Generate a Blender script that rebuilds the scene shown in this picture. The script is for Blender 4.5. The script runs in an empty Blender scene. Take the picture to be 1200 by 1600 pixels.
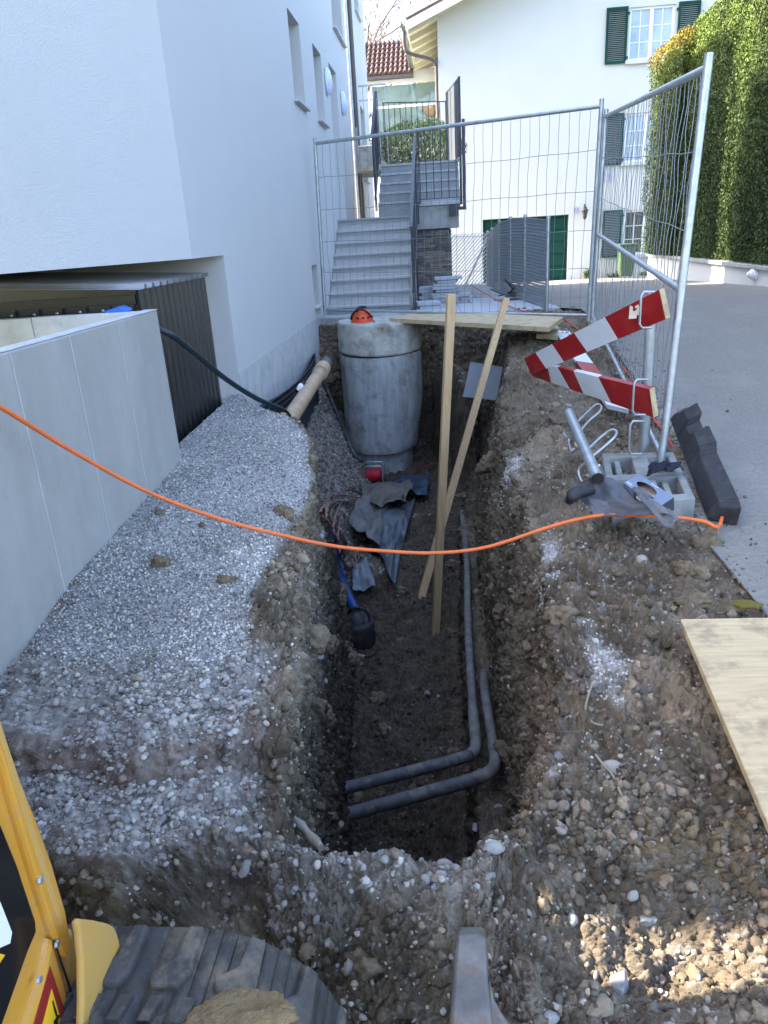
import bpy, math, random
import numpy as np
from math import radians, sin, cos, tan, pi, atan2, sqrt
from mathutils import Vector, Matrix

# ------------------------------------------------------------------ scene, camera, light
SC = bpy.context.scene
COL = SC.collection
FPX, PITCH, ROLL, YAW = 1150.0, 20.6, 3.5, 5.5      # focal length in pixels of a 1200 wide picture; degrees

def _cam_axes():
    p, r, a = radians(PITCH), radians(ROLL), radians(YAW)
    F = Vector((0, cos(p), -sin(p))); R = Vector((1, 0, 0)); U = Vector((0, sin(p), cos(p)))
    Ri = R * cos(r) - U * sin(r); Ui = R * sin(r) + U * cos(r)
    Z = Matrix.Rotation(a, 3, 'Z')
    return Z @ F, Z @ Ri, Z @ Ui
CF, CR, CU = _cam_axes()
cam_data = bpy.data.cameras.new('camera')
cam = bpy.data.objects.new('camera', cam_data); COL.objects.link(cam)
cam_data.sensor_fit = 'HORIZONTAL'; cam_data.sensor_width = 36.0
cam_data.lens = 36.0 * FPX / 1200.0
cam_data.clip_start = 0.05; cam_data.clip_end = 600
M3 = Matrix((CR, CU, -CF)).transposed()
cam.matrix_world = M3.to_4x4()
SC.camera = cam

SUN_EL, SUN_AZ = 40.0, 271.5          # azimuth clockwise from +Y: the sun stands over the left building
w = bpy.data.worlds.new('World'); SC.world = w; w.use_nodes = True
nt = w.node_tree; nt.nodes.clear()
sky = nt.nodes.new('ShaderNodeTexSky'); sky.sky_type = 'NISHITA'; sky.sun_disc = False
sky.sun_elevation = radians(SUN_EL); sky.sun_rotation = radians(SUN_AZ)
sky.air_density = 0.8; sky.dust_density = 2.5; sky.ozone_density = 0.2
bg = nt.nodes.new('ShaderNodeBackground'); bg.inputs['Strength'].default_value = 0.15
wo = nt.nodes.new('ShaderNodeOutputWorld')
nt.links.new(sky.outputs[0], bg.inputs['Color']); nt.links.new(bg.outputs[0], wo.inputs['Surface'])
sl = bpy.data.lights.new('sun', 'SUN'); sl.energy = 3.0; sl.angle = radians(0.5); sl.color = (1.0, 0.92, 0.80)
sun = bpy.data.objects.new('sun', sl); COL.objects.link(sun)
_sd = Vector((sin(radians(SUN_AZ)) * cos(radians(SUN_EL)), cos(radians(SUN_AZ)) * cos(radians(SUN_EL)), sin(radians(SUN_EL))))
sun.rotation_euler = _sd.to_track_quat('Z', 'Y').to_euler()
sun.location = (-6, 0, 9)
SC.view_settings.view_transform = 'Standard'; SC.view_settings.look = 'None'
SC.view_settings.exposure = 3.0; SC.view_settings.gamma = 1.0
try: SC.view_settings.use_curve_mapping = False
except Exception: pass
SC.render.resolution_x = 768; SC.render.resolution_y = 1024

def at(x, y, X=None, Y=None, Z=None):
    """the point of the place where the photo's pixel meets a plane X=, Y= or Z="""
    d = CF + CR * ((x - 600) / FPX) + CU * ((800 - y) / FPX)
    if X is not None: return d * (X / d.x)
    if Y is not None: return d * (Y / d.y)
    return d * (Z / d.z)

R = random.Random(7)
# ------------------------------------------------------------------ materials
def srgb(r, g, b):
    f = lambda c: ((c / 255 + 0.055) / 1.055) ** 2.4 if c > 10 else c / 255 / 12.92
    return (f(r), f(g), f(b))

def mat(name, col, rough=0.7, var=0.12, scale=12.0, bump=0.0, bscale=60.0, metal=0.0, col2=None, coords='Object',
        spec=0.5, trans=0.0, ior=1.45, emis=None, fine=True, stretch=None, dirt=None, dirt_scale=3.0, dirt_amt=0.5, tint_attr=None, vcol=None, coat=0):
    m = bpy.data.materials.new(name); m.use_nodes = True
    t = m.node_tree; N = t.nodes; L = t.links
    b = N['Principled BSDF']
    b.inputs['Roughness'].default_value = rough; b.inputs['Metallic'].default_value = metal
    b.inputs['Specular IOR Level'].default_value = spec; b.inputs['IOR'].default_value = ior
    if trans: b.inputs['Transmission Weight'].default_value = trans
    if coat: b.inputs['Coat Weight'].default_value = coat
    tc = N.new('ShaderNodeTexCoord'); vec = tc.outputs[coords]
    if coords == 'Position':
        pass
    if stretch:
        mp = N.new('ShaderNodeMapping'); mp.inputs['Scale'].default_value = stretch
        L.new(vec, mp.inputs['Vector']); vec = mp.outputs[0]
    n1 = N.new('ShaderNodeTexNoise'); n1.inputs['Scale'].default_value = scale
    n1.inputs['Detail'].default_value = 6; n1.inputs['Roughness'].default_value = 0.6
    L.new(vec, n1.inputs['Vector'])
    rmp = N.new('ShaderNodeMapRange'); rmp.inputs['From Min'].default_value = 0.3; rmp.inputs['From Max'].default_value = 0.7
    L.new(n1.outputs['Fac'], rmp.inputs['Value'])
    c1 = [max(0, c * (1 - var)) for c in col] + [1]
    c2 = [min(1, c * (1 + var)) for c in (col2 or col)] + [1]
    mx = N.new('ShaderNodeMix'); mx.data_type = 'RGBA'
    L.new(rmp.outputs[0], mx.inputs['Factor']); mx.inputs['A'].default_value = c1; mx.inputs['B'].default_value = c2
    out = mx.outputs['Result']
    if vcol:
        va = N.new('ShaderNodeAttribute'); va.attribute_name = vcol
        mm = N.new('ShaderNodeMix'); mm.data_type = 'RGBA'; mm.blend_type = 'MULTIPLY'; mm.inputs['Factor'].default_value = 1
        L.new(va.outputs['Color'], mm.inputs['A']); L.new(out, mm.inputs['B']); out = mm.outputs['Result']
    if tint_attr:
        va = N.new('ShaderNodeAttribute'); va.attribute_type = 'INSTANCER'; va.attribute_name = tint_attr
        mm = N.new('ShaderNodeMix'); mm.data_type = 'RGBA'; mm.blend_type = 'MULTIPLY'; mm.inputs['Factor'].default_value = 1
        L.new(va.outputs['Color'], mm.inputs['A']); L.new(out, mm.inputs['B']); out = mm.outputs['Result']
    if dirt:
        n2 = N.new('ShaderNodeTexNoise'); n2.inputs['Scale'].default_value = dirt_scale; n2.inputs['Detail'].default_value = 8
        n2.inputs['Roughness'].default_value = 0.68
        L.new(tc.outputs[coords], n2.inputs['Vector'])
        r2 = N.new('ShaderNodeMapRange'); r2.inputs['From Min'].default_value = 0.5; r2.inputs['From Max'].default_value = 0.72
        r2.inputs['To Max'].default_value = dirt_amt
        L.new(n2.outputs['Fac'], r2.inputs['Value'])
        m2 = N.new('ShaderNodeMix'); m2.data_type = 'RGBA'; L.new(r2.outputs[0], m2.inputs['Factor'])
        L.new(out, m2.inputs['A']); m2.inputs['B'].default_value = (*dirt, 1); out = m2.outputs['Result']
    L.new(out, b.inputs['Base Color'])
    if bump:
        n3 = N.new('ShaderNodeTexNoise'); n3.inputs['Scale'].default_value = bscale; n3.inputs['Detail'].default_value = 5
        n3.inputs['Roughness'].default_value = 0.65
        L.new(vec, n3.inputs['Vector'])
        bp = N.new('ShaderNodeBump'); bp.inputs['Strength'].default_value = 1.0; bp.inputs['Distance'].default_value = bump
        L.new(n3.outputs['Fac'], bp.inputs['Height']); L.new(bp.outputs[0], b.inputs['Normal'])
    if emis:
        b.inputs['Emission Color'].default_value = (*emis[:3], 1); b.inputs['Emission Strength'].default_value = emis[3]
    return m

MT = {}
MT['stucco'] = mat('white_stucco', (0.63, 0.63, 0.63), 0.95, 0.05, 160, 0.010, 130, dirt=(0.58, 0.58, 0.57), dirt_scale=1.3, dirt_amt=0.3)
MT['stucco_base'] = mat('stained_stucco', (0.52, 0.525, 0.525), 0.9, 0.08, 5, 0.004, 90, dirt=(0.30, 0.28, 0.25), dirt_scale=7, dirt_amt=0.7)
MT['cream'] = mat('cream_render', (0.53, 0.53, 0.515), 0.9, 0.03, 0.7, 0.003, 60, dirt=(0.50, 0.50, 0.48), dirt_scale=0.5, dirt_amt=0.4)
MT['soffit'] = mat('cream_timber', (0.52, 0.48, 0.37), 0.6, 0.05, 4)
MT['concrete'] = mat('smooth_concrete', (0.35, 0.34, 0.32), 0.8, 0.10, 2.5, 0.003, 200, stretch=(1.6, 1.6, .35), dirt=(0.42, 0.41, 0.39), dirt_scale=(7), dirt_amt=0.4)
MT['concrete_lt'] = mat('pale_concrete', (0.52, 0.53, 0.54), 0.8, 0.12, 7, 0.002, 120, dirt=(0.30, 0.31, 0.32), dirt_scale=9, dirt_amt=0.6)
MT['concrete_old'] = mat('weathered_concrete', (0.33, 0.34, 0.33), 0.85, 0.2, 6, 0.004, 60, dirt=(0.16, 0.15, 0.12), dirt_scale=5, dirt_amt=0.8)
MT['manhole'] = mat('manhole_concrete', (0.34, 0.345, 0.345), 0.8, 0.30, 9, 0.004, 50, stretch=(1.5, 1.5, .25), dirt=(0.12, 0.105, 0.085), dirt_scale=4.5, dirt_amt=0.95)
MT['manhole_top'] = mat('manhole_ring_concrete', (0.44, 0.425, 0.385), 0.85, 0.2, 9, 0.006, 50, dirt=(0.15, 0.125, 0.095), dirt_scale=4.0, dirt_amt=1.0)
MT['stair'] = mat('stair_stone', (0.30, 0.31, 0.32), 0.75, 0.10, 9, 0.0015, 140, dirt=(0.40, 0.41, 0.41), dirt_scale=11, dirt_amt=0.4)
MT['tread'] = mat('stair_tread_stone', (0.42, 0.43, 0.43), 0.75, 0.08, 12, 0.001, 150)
MT['asphalt'] = mat('asphalt', (0.22, 0.208, 0.188), 0.9, 0.20, 55, 0.008, 90, dirt=(0.30, 0.28, 0.25), dirt_scale=1.6, dirt_amt=0.7)
MT['patio'] = mat('pale_paving', (0.42, 0.44, 0.47), 0.8, 0.08, 4, 0.002, 120, dirt=(0.30, 0.31, 0.33), dirt_scale=5, dirt_amt=0.5)
MT['galv'] = mat('galvanised_steel', (0.42, 0.45, 0.47), 0.42, 0.18, 14, 0.0008, 90, metal=0.75, dirt=(0.30, 0.31, 0.31), dirt_scale=16, dirt_amt=0.6)
MT['wire'] = mat('galvanised_wire', (0.24, 0.26, 0.28), 0.5, 0.1, 20, metal=0.6)
MT['darksteel'] = mat('anthracite_steel', (0.028, 0.036, 0.050), 0.42, 0.1, 8, spec=0.5)
MT['panelsteel'] = mat('grey_steel_sheet', (0.085, 0.095, 0.11), 0.7, 0.06, 3)
MT['black_sheet'] = mat('black_corrugated_sheet', (0.012, 0.013, 0.016), 0.30, 0.2, 5, spec=0.6, dirt=(0.03, 0.03, 0.032), dirt_scale=5, dirt_amt=0.35)
MT['roof_sheet'] = mat('glare_grey_roof_sheet', (0.30, 0.31, 0.34), 0.35, 0.15, 6, spec=0.6, dirt=(0.2, 0.2, 0.2), dirt_scale=7, dirt_amt=0.4)  # pale grey: sky glare on the black sheet is put into its colour
MT['plastic_black'] = mat('black_rubber', (0.020, 0.020, 0.023), 0.62, 0.25, 18, 0.002, 60, dirt=(0.10, 0.095, 0.085), dirt_scale=14, dirt_amt=0.5)
MT['rubber'] = mat('dusty_track_rubber', (0.060, 0.055, 0.05), 0.75, 0.3, 16, 0.004, 80, dirt=(0.24, 0.185, 0.125), dirt_scale=12, dirt_amt=1.0)
MT['wood'] = mat('raw_timber', (0.50, 0.345, 0.185), 0.7, 0.16, 5, 0.0012, 60, stretch=(12, 12, 0.9))
MT['wood_y'] = mat('raw_board_timber', (0.50, 0.39, 0.225), 0.7, 0.16, 5, 0.0012, 50, stretch=(1.2, 14, 10), dirt=(0.20, 0.145, 0.10), dirt_scale=9, dirt_amt=0.95)
MT['wood_grey'] = mat('weathered_timber', (0.30, 0.26, 0.20), 0.8, 0.2, 6, 0.002, 60, stretch=(8, 1, 8), dirt=(0.12, 0.1, 0.08), dirt_scale=8)
MT['orange'] = mat('orange_cable', (0.80, 0.16, 0.035), 0.55, 0.10, 20, dirt=(0.42, 0.17, 0.07), dirt_scale=14, dirt_amt=0.7)
MT['red'] = mat('red_reflective_paint', (0.33, 0.010, 0.012), 0.42, 0.14, 9, dirt=(0.30, 0.08, 0.06), dirt_scale=9, dirt_amt=0.35)
MT['white'] = mat('white_reflective_paint', (0.66, 0.68, 0.70), 0.45, 0.05, 9, dirt=(0.42, 0.42, 0.40), dirt_scale=9, dirt_amt=0.4)
MT['white_plastic'] = mat('white_plastic', (0.78, 0.79, 0.80), 0.35, 0.03, 4)
MT['lamp_glass'] = mat('opal_lamp_glass', (0.62, 0.68, 0.90), 0.25, 0.02, 4)
MT['green'] = mat('dark_green_paint', (0.005, 0.045, 0.033), 0.7, 0.1, 7, spec=0.2)
MT['bin'] = mat('green_bin_plastic', (0.065, 0.105, 0.045), 0.5, 0.1, 7)
MT['white_frame'] = mat('white_window_paint', (0.76, 0.77, 0.77), 0.4, 0.02, 4)
MT['glass_far'] = mat('window_glass', (0.30, 0.38, 0.47), 0.05, 0.25, 1.1, spec=1.0, dirt=(0.10, 0.12, 0.12), dirt_scale=1.4, dirt_amt=0.5)
MT['glass_dark'] = mat('dark_window_glass', (0.035, 0.04, 0.035), 0.05, 0.3, 1.1, spec=1.0, dirt=(0.12, 0.12, 0.08), dirt_scale=2.4, dirt_amt=0.7)
MT['glass_green'] = mat('green_tinted_glass', (0.13, 0.19, 0.18), 0.04, 0.5, 0.5, spec=1.0, dirt=(0.025, 0.055, 0.04), dirt_scale=0.9, dirt_amt=1.0)  # light and dark mottling painted in for reflections in the panes
MT['tile'] = mat('clay_roof_tile', (0.085, 0.048, 0.038), 0.75, 0.3, 3, 0.002, 40, dirt=(0.045, 0.034, 0.03), dirt_scale=2.5, dirt_amt=0.6)
MT['copper'] = mat('weathered_gutter', (0.12, 0.14, 0.13), 0.5, 0.2, 5, metal=0.3)
MT['brown_metal'] = mat('brown_downpipe', (0.10, 0.085, 0.08), 0.5, 0.1, 5, metal=0.3)
MT['terracotta'] = mat('beige_plastic_pipe', (0.46, 0.31, 0.19), 0.5, 0.1, 6, dirt=(0.14, 0.12, 0.09), dirt_scale=8, dirt_amt=0.7)
MT['membrane'] = mat('dimpled_membrane', (0.018, 0.026, 0.040), 0.42, 0.2, 8, dirt=(0.08, 0.08, 0.08), dirt_scale=7, dirt_amt=0.5)
MT['hose'] = mat('dark_green_hose', (0.010, 0.022, 0.030), 0.4, 0.1, 9)
MT['blue_hose'] = mat('blue_layflat_hose', (0.012, 0.055, 0.24), 0.5, 0.15, 9, dirt=(0.09, 0.10, 0.11), dirt_scale=10, dirt_amt=0.6)
MT['blue_bag'] = mat('blue_plastic_tarp', (0.02, 0.13, 0.48), 0.45, 0.15, 9)
MT['tarp'] = mat('muddy_plastic_sheet', (0.075, 0.10, 0.12), 0.38, 0.35, 5, 0.002, 25, dirt=(0.15, 0.125, 0.10), dirt_scale=4.5, dirt_amt=0.8)
MT['sheet'] = mat('grey_plastic_sheet', (0.095, 0.10, 0.112), 0.6, 0.25, 7, 0.003, 30, dirt=(0.17, 0.16, 0.14), dirt_scale=7, dirt_amt=0.6)
MT['cloth'] = mat('navy_cloth', (0.012, 0.014, 0.028), 0.85, 0.3, 14, 0.002, 120)
MT['box'] = mat('grey_blue_cardboard', (0.17, 0.21, 0.29), 0.6, 0.08, 9)
MT['box_dark'] = mat('dark_cardboard_print', (0.03, 0.035, 0.05), 0.6, 0.08, 9)
MT['card'] = mat('brown_cardboard', (0.32, 0.24, 0.18), 0.8, 0.08, 9)
MT['red_reel'] = mat('red_plastic', (0.48, 0.02, 0.035), 0.4, 0.1, 9)
MT['conduit'] = mat('dusty_pe_conduit', (0.075, 0.078, 0.085), 0.55, 0.4, 18, 0.002, 60, dirt=(0.24, 0.215, 0.185), dirt_scale=13, dirt_amt=1.0)
MT['conduit_dusty'] = mat('dust_coated_conduit', (0.16, 0.158, 0.152), 0.8, 0.4, 16, 0.003, 60, dirt=(0.075, 0.07, 0.065), dirt_scale=10, dirt_amt=0.8)
MT['cable_pink'] = mat('muddy_cable', (0.20, 0.11, 0.085), 0.6, 0.2, 15)
MT['helmet'] = mat('orange_helmet', (0.72, 0.075, 0.02), 0.35, 0.1, 9)
MT['slab'] = mat('grey_stone_slab', (0.16, 0.175, 0.19), 0.7, 0.1, 6, 0.001, 90)
MT['exc'] = mat('excavator_yellow', (0.56, 0.27, 0.035), 0.38, 0.06, 9, coat=0.3, dirt=(0.40, 0.26, 0.13), dirt_scale=26, dirt_amt=0.55)
MT['exc_dusty'] = mat('dusty_yellow_paint', (0.50, 0.29, 0.075), 0.55, 0.05, 7, dirt=(0.36, 0.26, 0.14), dirt_scale=14, dirt_amt=0.5)
MT['exc_black'] = mat('black_glossy_panel', (0.010, 0.010, 0.011), 0.18, 0.2, 8)
MT['decal_red'] = mat('decal_dark_red', (0.25, 0.022, 0.018), 0.4, 0.08, 9)
MT['decal_yellow'] = mat('decal_yellow', (0.80, 0.45, 0.02), 0.4, 0.03, 9)
MT['black'] = mat('black_print', (0.012, 0.012, 0.012), 0.5, 0.05, 9)
MT['steel_worn'] = mat('worn_tooth_steel', (0.17, 0.155, 0.14), 0.45, 0.4, 14, 0.003, 60, metal=0.45, dirt=(0.17, 0.095, 0.05), dirt_scale=16, dirt_amt=1.0)
MT['bark'] = mat('tree_bark', (0.20, 0.15, 0.12), 0.9, 0.2, 9)
MT['leaf'] = mat('shrub_leaves', (0.10, 0.15, 0.035), 0.5, 0.5, 4, col2=(0.17, 0.21, 0.05))
MT['bud'] = mat('young_brown_leaves', (0.32, 0.20, 0.09), 0.7, 0.3, 4)
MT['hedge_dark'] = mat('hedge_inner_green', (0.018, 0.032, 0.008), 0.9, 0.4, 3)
MT['stone_clad'] = mat('split_stone', (0.2, 0.18, 0.16), 0.85, 0.3, 9, 0.004, 60)
MT['mud_brown'] = mat('dry_mud', (0.16, 0.115, 0.07), 0.95, 0.25, 14, 0.006, 40)
MT['moss'] = mat('yellow_moss', (0.20, 0.17, 0.03), 0.95, 0.3, 20, 0.006, 60)

# ------------------------------------------------------------------ objects
LOC = {}
def thing(name, label, cat, loc=(0, 0, 0), group=None):
    o = bpy.data.objects.new(name, None); COL.objects.link(o)
    o.empty_display_size = 0.1
    o.location = loc; LOC[o.name] = Vector(loc)
    o['label'] = label; o['category'] = cat
    if group: o['group'] = group
    return o
def tag(o, label, cat, group=None):
    o['label'] = label; o['category'] = cat
    if group: o['group'] = group
    return o
def struct(o): o['kind'] = 'structure'; return o
def stuff(o): o['kind'] = 'stuff'; return o

class MB:
    def __init__(s): s.v = []; s.f = []; s.m = []; s.sm = []
    def add(s, vs, fs, mi=0, smooth=False):
        k = len(s.v); s.v += [tuple(v) for v in vs]
        for f in fs: s.f.append(tuple(i + k for i in f)); s.m.append(mi); s.sm.append(smooth)
        return s
    def box(s, c, size, rot=None, mi=0):
        x, y, z = [a / 2 for a in size]
        vs = [Vector((i * x, j * y, k * z)) for i in (-1, 1) for j in (-1, 1) for k in (-1, 1)]
        if rot is not None: vs = [rot @ v for v in vs]
        vs = [v + Vector(c) for v in vs]
        return s.add(vs, [(0, 1, 3, 2), (4, 6, 7, 5), (0, 4, 5, 1), (2, 3, 7, 6), (0, 2, 6, 4), (1, 5, 7, 3)], mi)
    def bx(s, x0, x1, y0, y1, z0, z1, mi=0):
        return s.box(((x0 + x1) / 2, (y0 + y1) / 2, (z0 + z1) / 2), (abs(x1 - x0), abs(y1 - y0), abs(z1 - z0)), None, mi)
    def bar(s, p0, p1, wd, th, up=(0, 0, 1), mi=0):
        p0 = Vector(p0); p1 = Vector(p1); d = (p1 - p0); L = d.length; d.normalize()
        sd = d.cross(Vector(up))
        if sd.length < 1e-5: sd = Vector((1, 0, 0))
        sd.normalize(); u = sd.cross(d)
        rot = Matrix((sd, d, u)).transposed()
        return s.box((p0 + p1) / 2, (wd, L, th), rot, mi)
    def tube(s, pts, r, n=8, mi=0, caps=True, closed=False):
        pts = [Vector(p) for p in pts]; m = len(pts)
        rs = r if isinstance(r, (list, tuple)) else [r] * m
        up = None; vs = []
        for i, p in enumerate(pts):
            if closed: t = pts[(i + 1) % m] - pts[i - 1]
            else: t = pts[min(i + 1, m - 1)] - pts[max(i - 1, 0)]
            if t.length < 1e-9: t = Vector((0, 0, 1))
            t.normalize()
            if up is None:
                up = Vector((0, 0, 1)) if abs(t.z) < 0.9 else Vector((1, 0, 0))
            a = (up - t * up.dot(t))
            if a.length < 1e-6: a = t.orthogonal()
            a.normalize(); up = a; b = t.cross(a)
            for k in range(n):
                an = 2 * pi * k / n
                vs.append(p + (a * cos(an) + b * sin(an)) * rs[i])
        fs = []
        for i in range(m if closed else m - 1):
            j = (i + 1) % m
            for k in range(n):
                l = (k + 1) % n
                fs.append((i * n + k, i * n + l, j * n + l, j * n + k))
        s.add(vs, fs, mi, True)
        if caps and not closed:
            s.add(vs[:n], [tuple(reversed(range(n)))], mi); s.add(vs[-n:], [tuple(range(n))], mi)
        return s
    def lathe(s, c, prof, n=32, mi=0, axis=None, smooth=True):
        M = Matrix.Identity(3)
        if axis is not None: M = Vector(axis).normalized().to_track_quat('Z', 'Y').to_matrix()
        vs = [Vector(c) + M @ Vector((r * cos(2 * pi * k / n), r * sin(2 * pi * k / n), z)) for r, z in prof for k in range(n)]
        fs = [(i * n + k, i * n + (k + 1) % n, (i + 1) * n + (k + 1) % n, (i + 1) * n + k) for i in range(len(prof) - 1) for k in range(n)]
        return s.add(vs, fs, mi, smooth)
    def prism(s, poly, off, mi=0):
        """poly: list of points, extruded by the vector off"""
        p = [Vector(q) for q in poly]; n = len(p); off = Vector(off)
        s.add(p + [q + off for q in p], [tuple(range(n)), tuple(reversed(range(n, 2 * n)))] + [(i, i + n, (i + 1) % n + n, (i + 1) % n) for i in range(n)], mi)
        return s
    def quad(s, a, b, c, d, mi=0): return s.add([a, b, c, d], [(0, 1, 2, 3)], mi)
    def build(s, name, mats, parent=None, bevel=0, smooth=None, seg=2):
        off = Vector((0, 0, 0))
        if parent is not None: off = LOC[parent.name]
        me = bpy.data.meshes.new(name)
        me.from_pydata([tuple(Vector(v) - off) for v in s.v], [], s.f); 
        if not isinstance(mats, (list, tuple)): mats = [mats]
        for m in mats: me.materials.append(m)
        me.polygons.foreach_set('material_index', s.m)
        me.polygons.foreach_set('use_smooth', s.sm if smooth is None else [smooth] * len(s.m))
        me.update()
        o = bpy.data.objects.new(name, me); COL.objects.link(o)
        if parent is not None: o.parent = parent
        LOC[o.name] = off
        if bevel:
            b = o.modifiers.new('bevel', 'BEVEL'); b.width = bevel; b.segments = seg; b.limit_method = 'ANGLE'; b.angle_limit = radians(35)
        return o

def spline(pts, n=8):
    """Catmull-Rom through points"""
    P = [Vector(p) for p in pts]; out = []
    for i in range(len(P) - 1):
        p0 = P[max(i - 1, 0)]; p1 = P[i]; p2 = P[i + 1]; p3 = P[min(i + 2, len(P) - 1)]
        for k in range(n):
            t = k / n
            out.append(0.5 * ((2 * p1) + (p2 - p0) * t + (2 * p0 - 5 * p1 + 4 * p2 - p3) * t * t + (3 * p1 - p0 - 3 * p2 + p3) * t ** 3))
    out.append(P[-1]); return out

# ------------------------------------------------------------------ numpy noise
def _h(ix, iy, iz, seed):
    with np.errstate(over='ignore'):
        h = (ix.astype(np.int64) * 374761393 + iy.astype(np.int64) * 668265263 + iz.astype(np.int64) * 2147483647 + seed * 1274126177) & 0xffffffff
        h = ((h ^ (h >> 13)) * 1274126177) & 0xffffffff
        h = ((h ^ (h >> 15)) * 2246822519) & 0xffffffff
        h = h ^ (h >> 16)
    return (h & 0xffffff).astype(np.float64) / 16777216.0
def vnoise(P, seed=0):
    i = np.floor(P).astype(np.int64); f = P - i; f = f * f * (3 - 2 * f)
    r = 0
    for a in (0, 1):
        for b in (0, 1):
            for c in (0, 1):
                wgt = (f[:, 0] if a else 1 - f[:, 0]) * (f[:, 1] if b else 1 - f[:, 1]) * (f[:, 2] if c else 1 - f[:, 2])
                r = r + wgt * _h(i[:, 0] + a, i[:, 1] + b, i[:, 2] + c, seed)
    return r * 2 - 1
def fbm(P, oct=5, seed=0, gain=0.5):
    a = 1.0; s = 0; t = 0
    for k in range(oct):
        s = s + a * vnoise(P * 2 ** k + 17.3 * k, seed + k); t += a; a *= gain
    return s / t
def worley(P, seed=0):
    """distance to the nearest and second nearest jittered lattice point"""
    i = np.floor(P).astype(np.int64); d1 = np.full(len(P), 9.0); d2 = np.full(len(P), 9.0); idc = np.zeros(len(P))
    for a in (-1, 0, 1):
        for b in (-1, 0, 1):
            for c in (-1, 0, 1):
                x = i[:, 0] + a; y = i[:, 1] + b; z = i[:, 2] + c
                q = (x + _h(x, y, z, seed) - P[:, 0]) ** 2 + (y + _h(x, y, z, seed + 1) - P[:, 1]) ** 2 + (z + _h(x, y, z, seed + 2) - P[:, 2]) ** 2
                m = q < d1; d2 = np.where(m, d1, np.minimum(d2, q)); idc = np.where(m, _h(x, y, z, seed + 3), idc); d1 = np.minimum(d1, q)
    return np.sqrt(d1), np.sqrt(d2), idc
def smooth(a, b, x):
    t = np.clip((x - a) / (b - a), 0, 1); return t * t * (3 - 2 * t)
# ------------------------------------------------------------------ ground: one lofted sheet with the trench cut in it
def ip(x, tab):
    xs = [t[0] for t in tab]; ys = [t[1] for t in tab]
    return np.interp(x, xs, ys)
def road_z(Y):
    return ip(Y, [(-6, -1.4), (3, -1.3), (5.4, -1.24), (8, -1.0), (9.5, -0.95), (12, -1.08), (17, -1.26), (25, -1.68), (60, -2.4)])
def wobf(x): return 0.05 * np.sin(x * 5.1 + 0.7) + 0.03 * np.sin(x * 13.0)
def Hz(x, Y):
    wob = wobf(x)
    Yl = Y + wob + 0.12 * (x + 0.9)
    zl = ip(Yl, [(-4, -1.66), (0.9, -1.78), (1.16, -1.84), (1.29, -1.78), (1.345, -1.48), (1.385, -1.375), (1.60, -1.36), (1.645, -1.285), (2.0, -1.25), (2.4, -1.19), (3.9, -1.10), (5.3, -1.06), (7, -1.12), (9, -1.02), (12, -1.02)])
    zc = ip(Y + wob, [(-4, -1.64), (0.9, -1.64), (1.05, -1.62), (1.15, -1.55), (1.24, -1.42), (1.32, -1.37), (1.5, -1.36), (2.5, -1.25), (5.3, -1.08), (12, -1.02)])
    zr = ip(Y, [(-4, -1.56), (0.6, -1.54), (1.0, -1.50), (1.25, -1.45), (1.5, -1.37), (2, -1.31), (3, -1.28), (4.5, -1.23), (6, -1.16), (8, -1.03), (9.3, -0.97), (12, -1.02)])
    a = smooth(-0.50, -0.36, x + 0.04 * np.sin(Y * 21)); b = smooth(-0.02, 0.16, x)
    z = zl * (1 - a) + zc * a
    return z * (1 - b) + zr * b

Ys = []
y = -4.0
while y < 9.75:
    Ys.append(y)
    if y < 0.5: y += 0.05
    elif y < 0.98: y += 0.010
    elif y < 1.46: y += 0.0019
    elif y < 1.8: y += 0.0042
    elif y < 2.8: y += 0.006
    elif y < 8.9: y += 0.0040 * y ** 0.75
    elif y < 9.25: y += 0.0022
    else: y += 0.02
Ys = np.array(Ys); NR = len(Ys)
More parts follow.
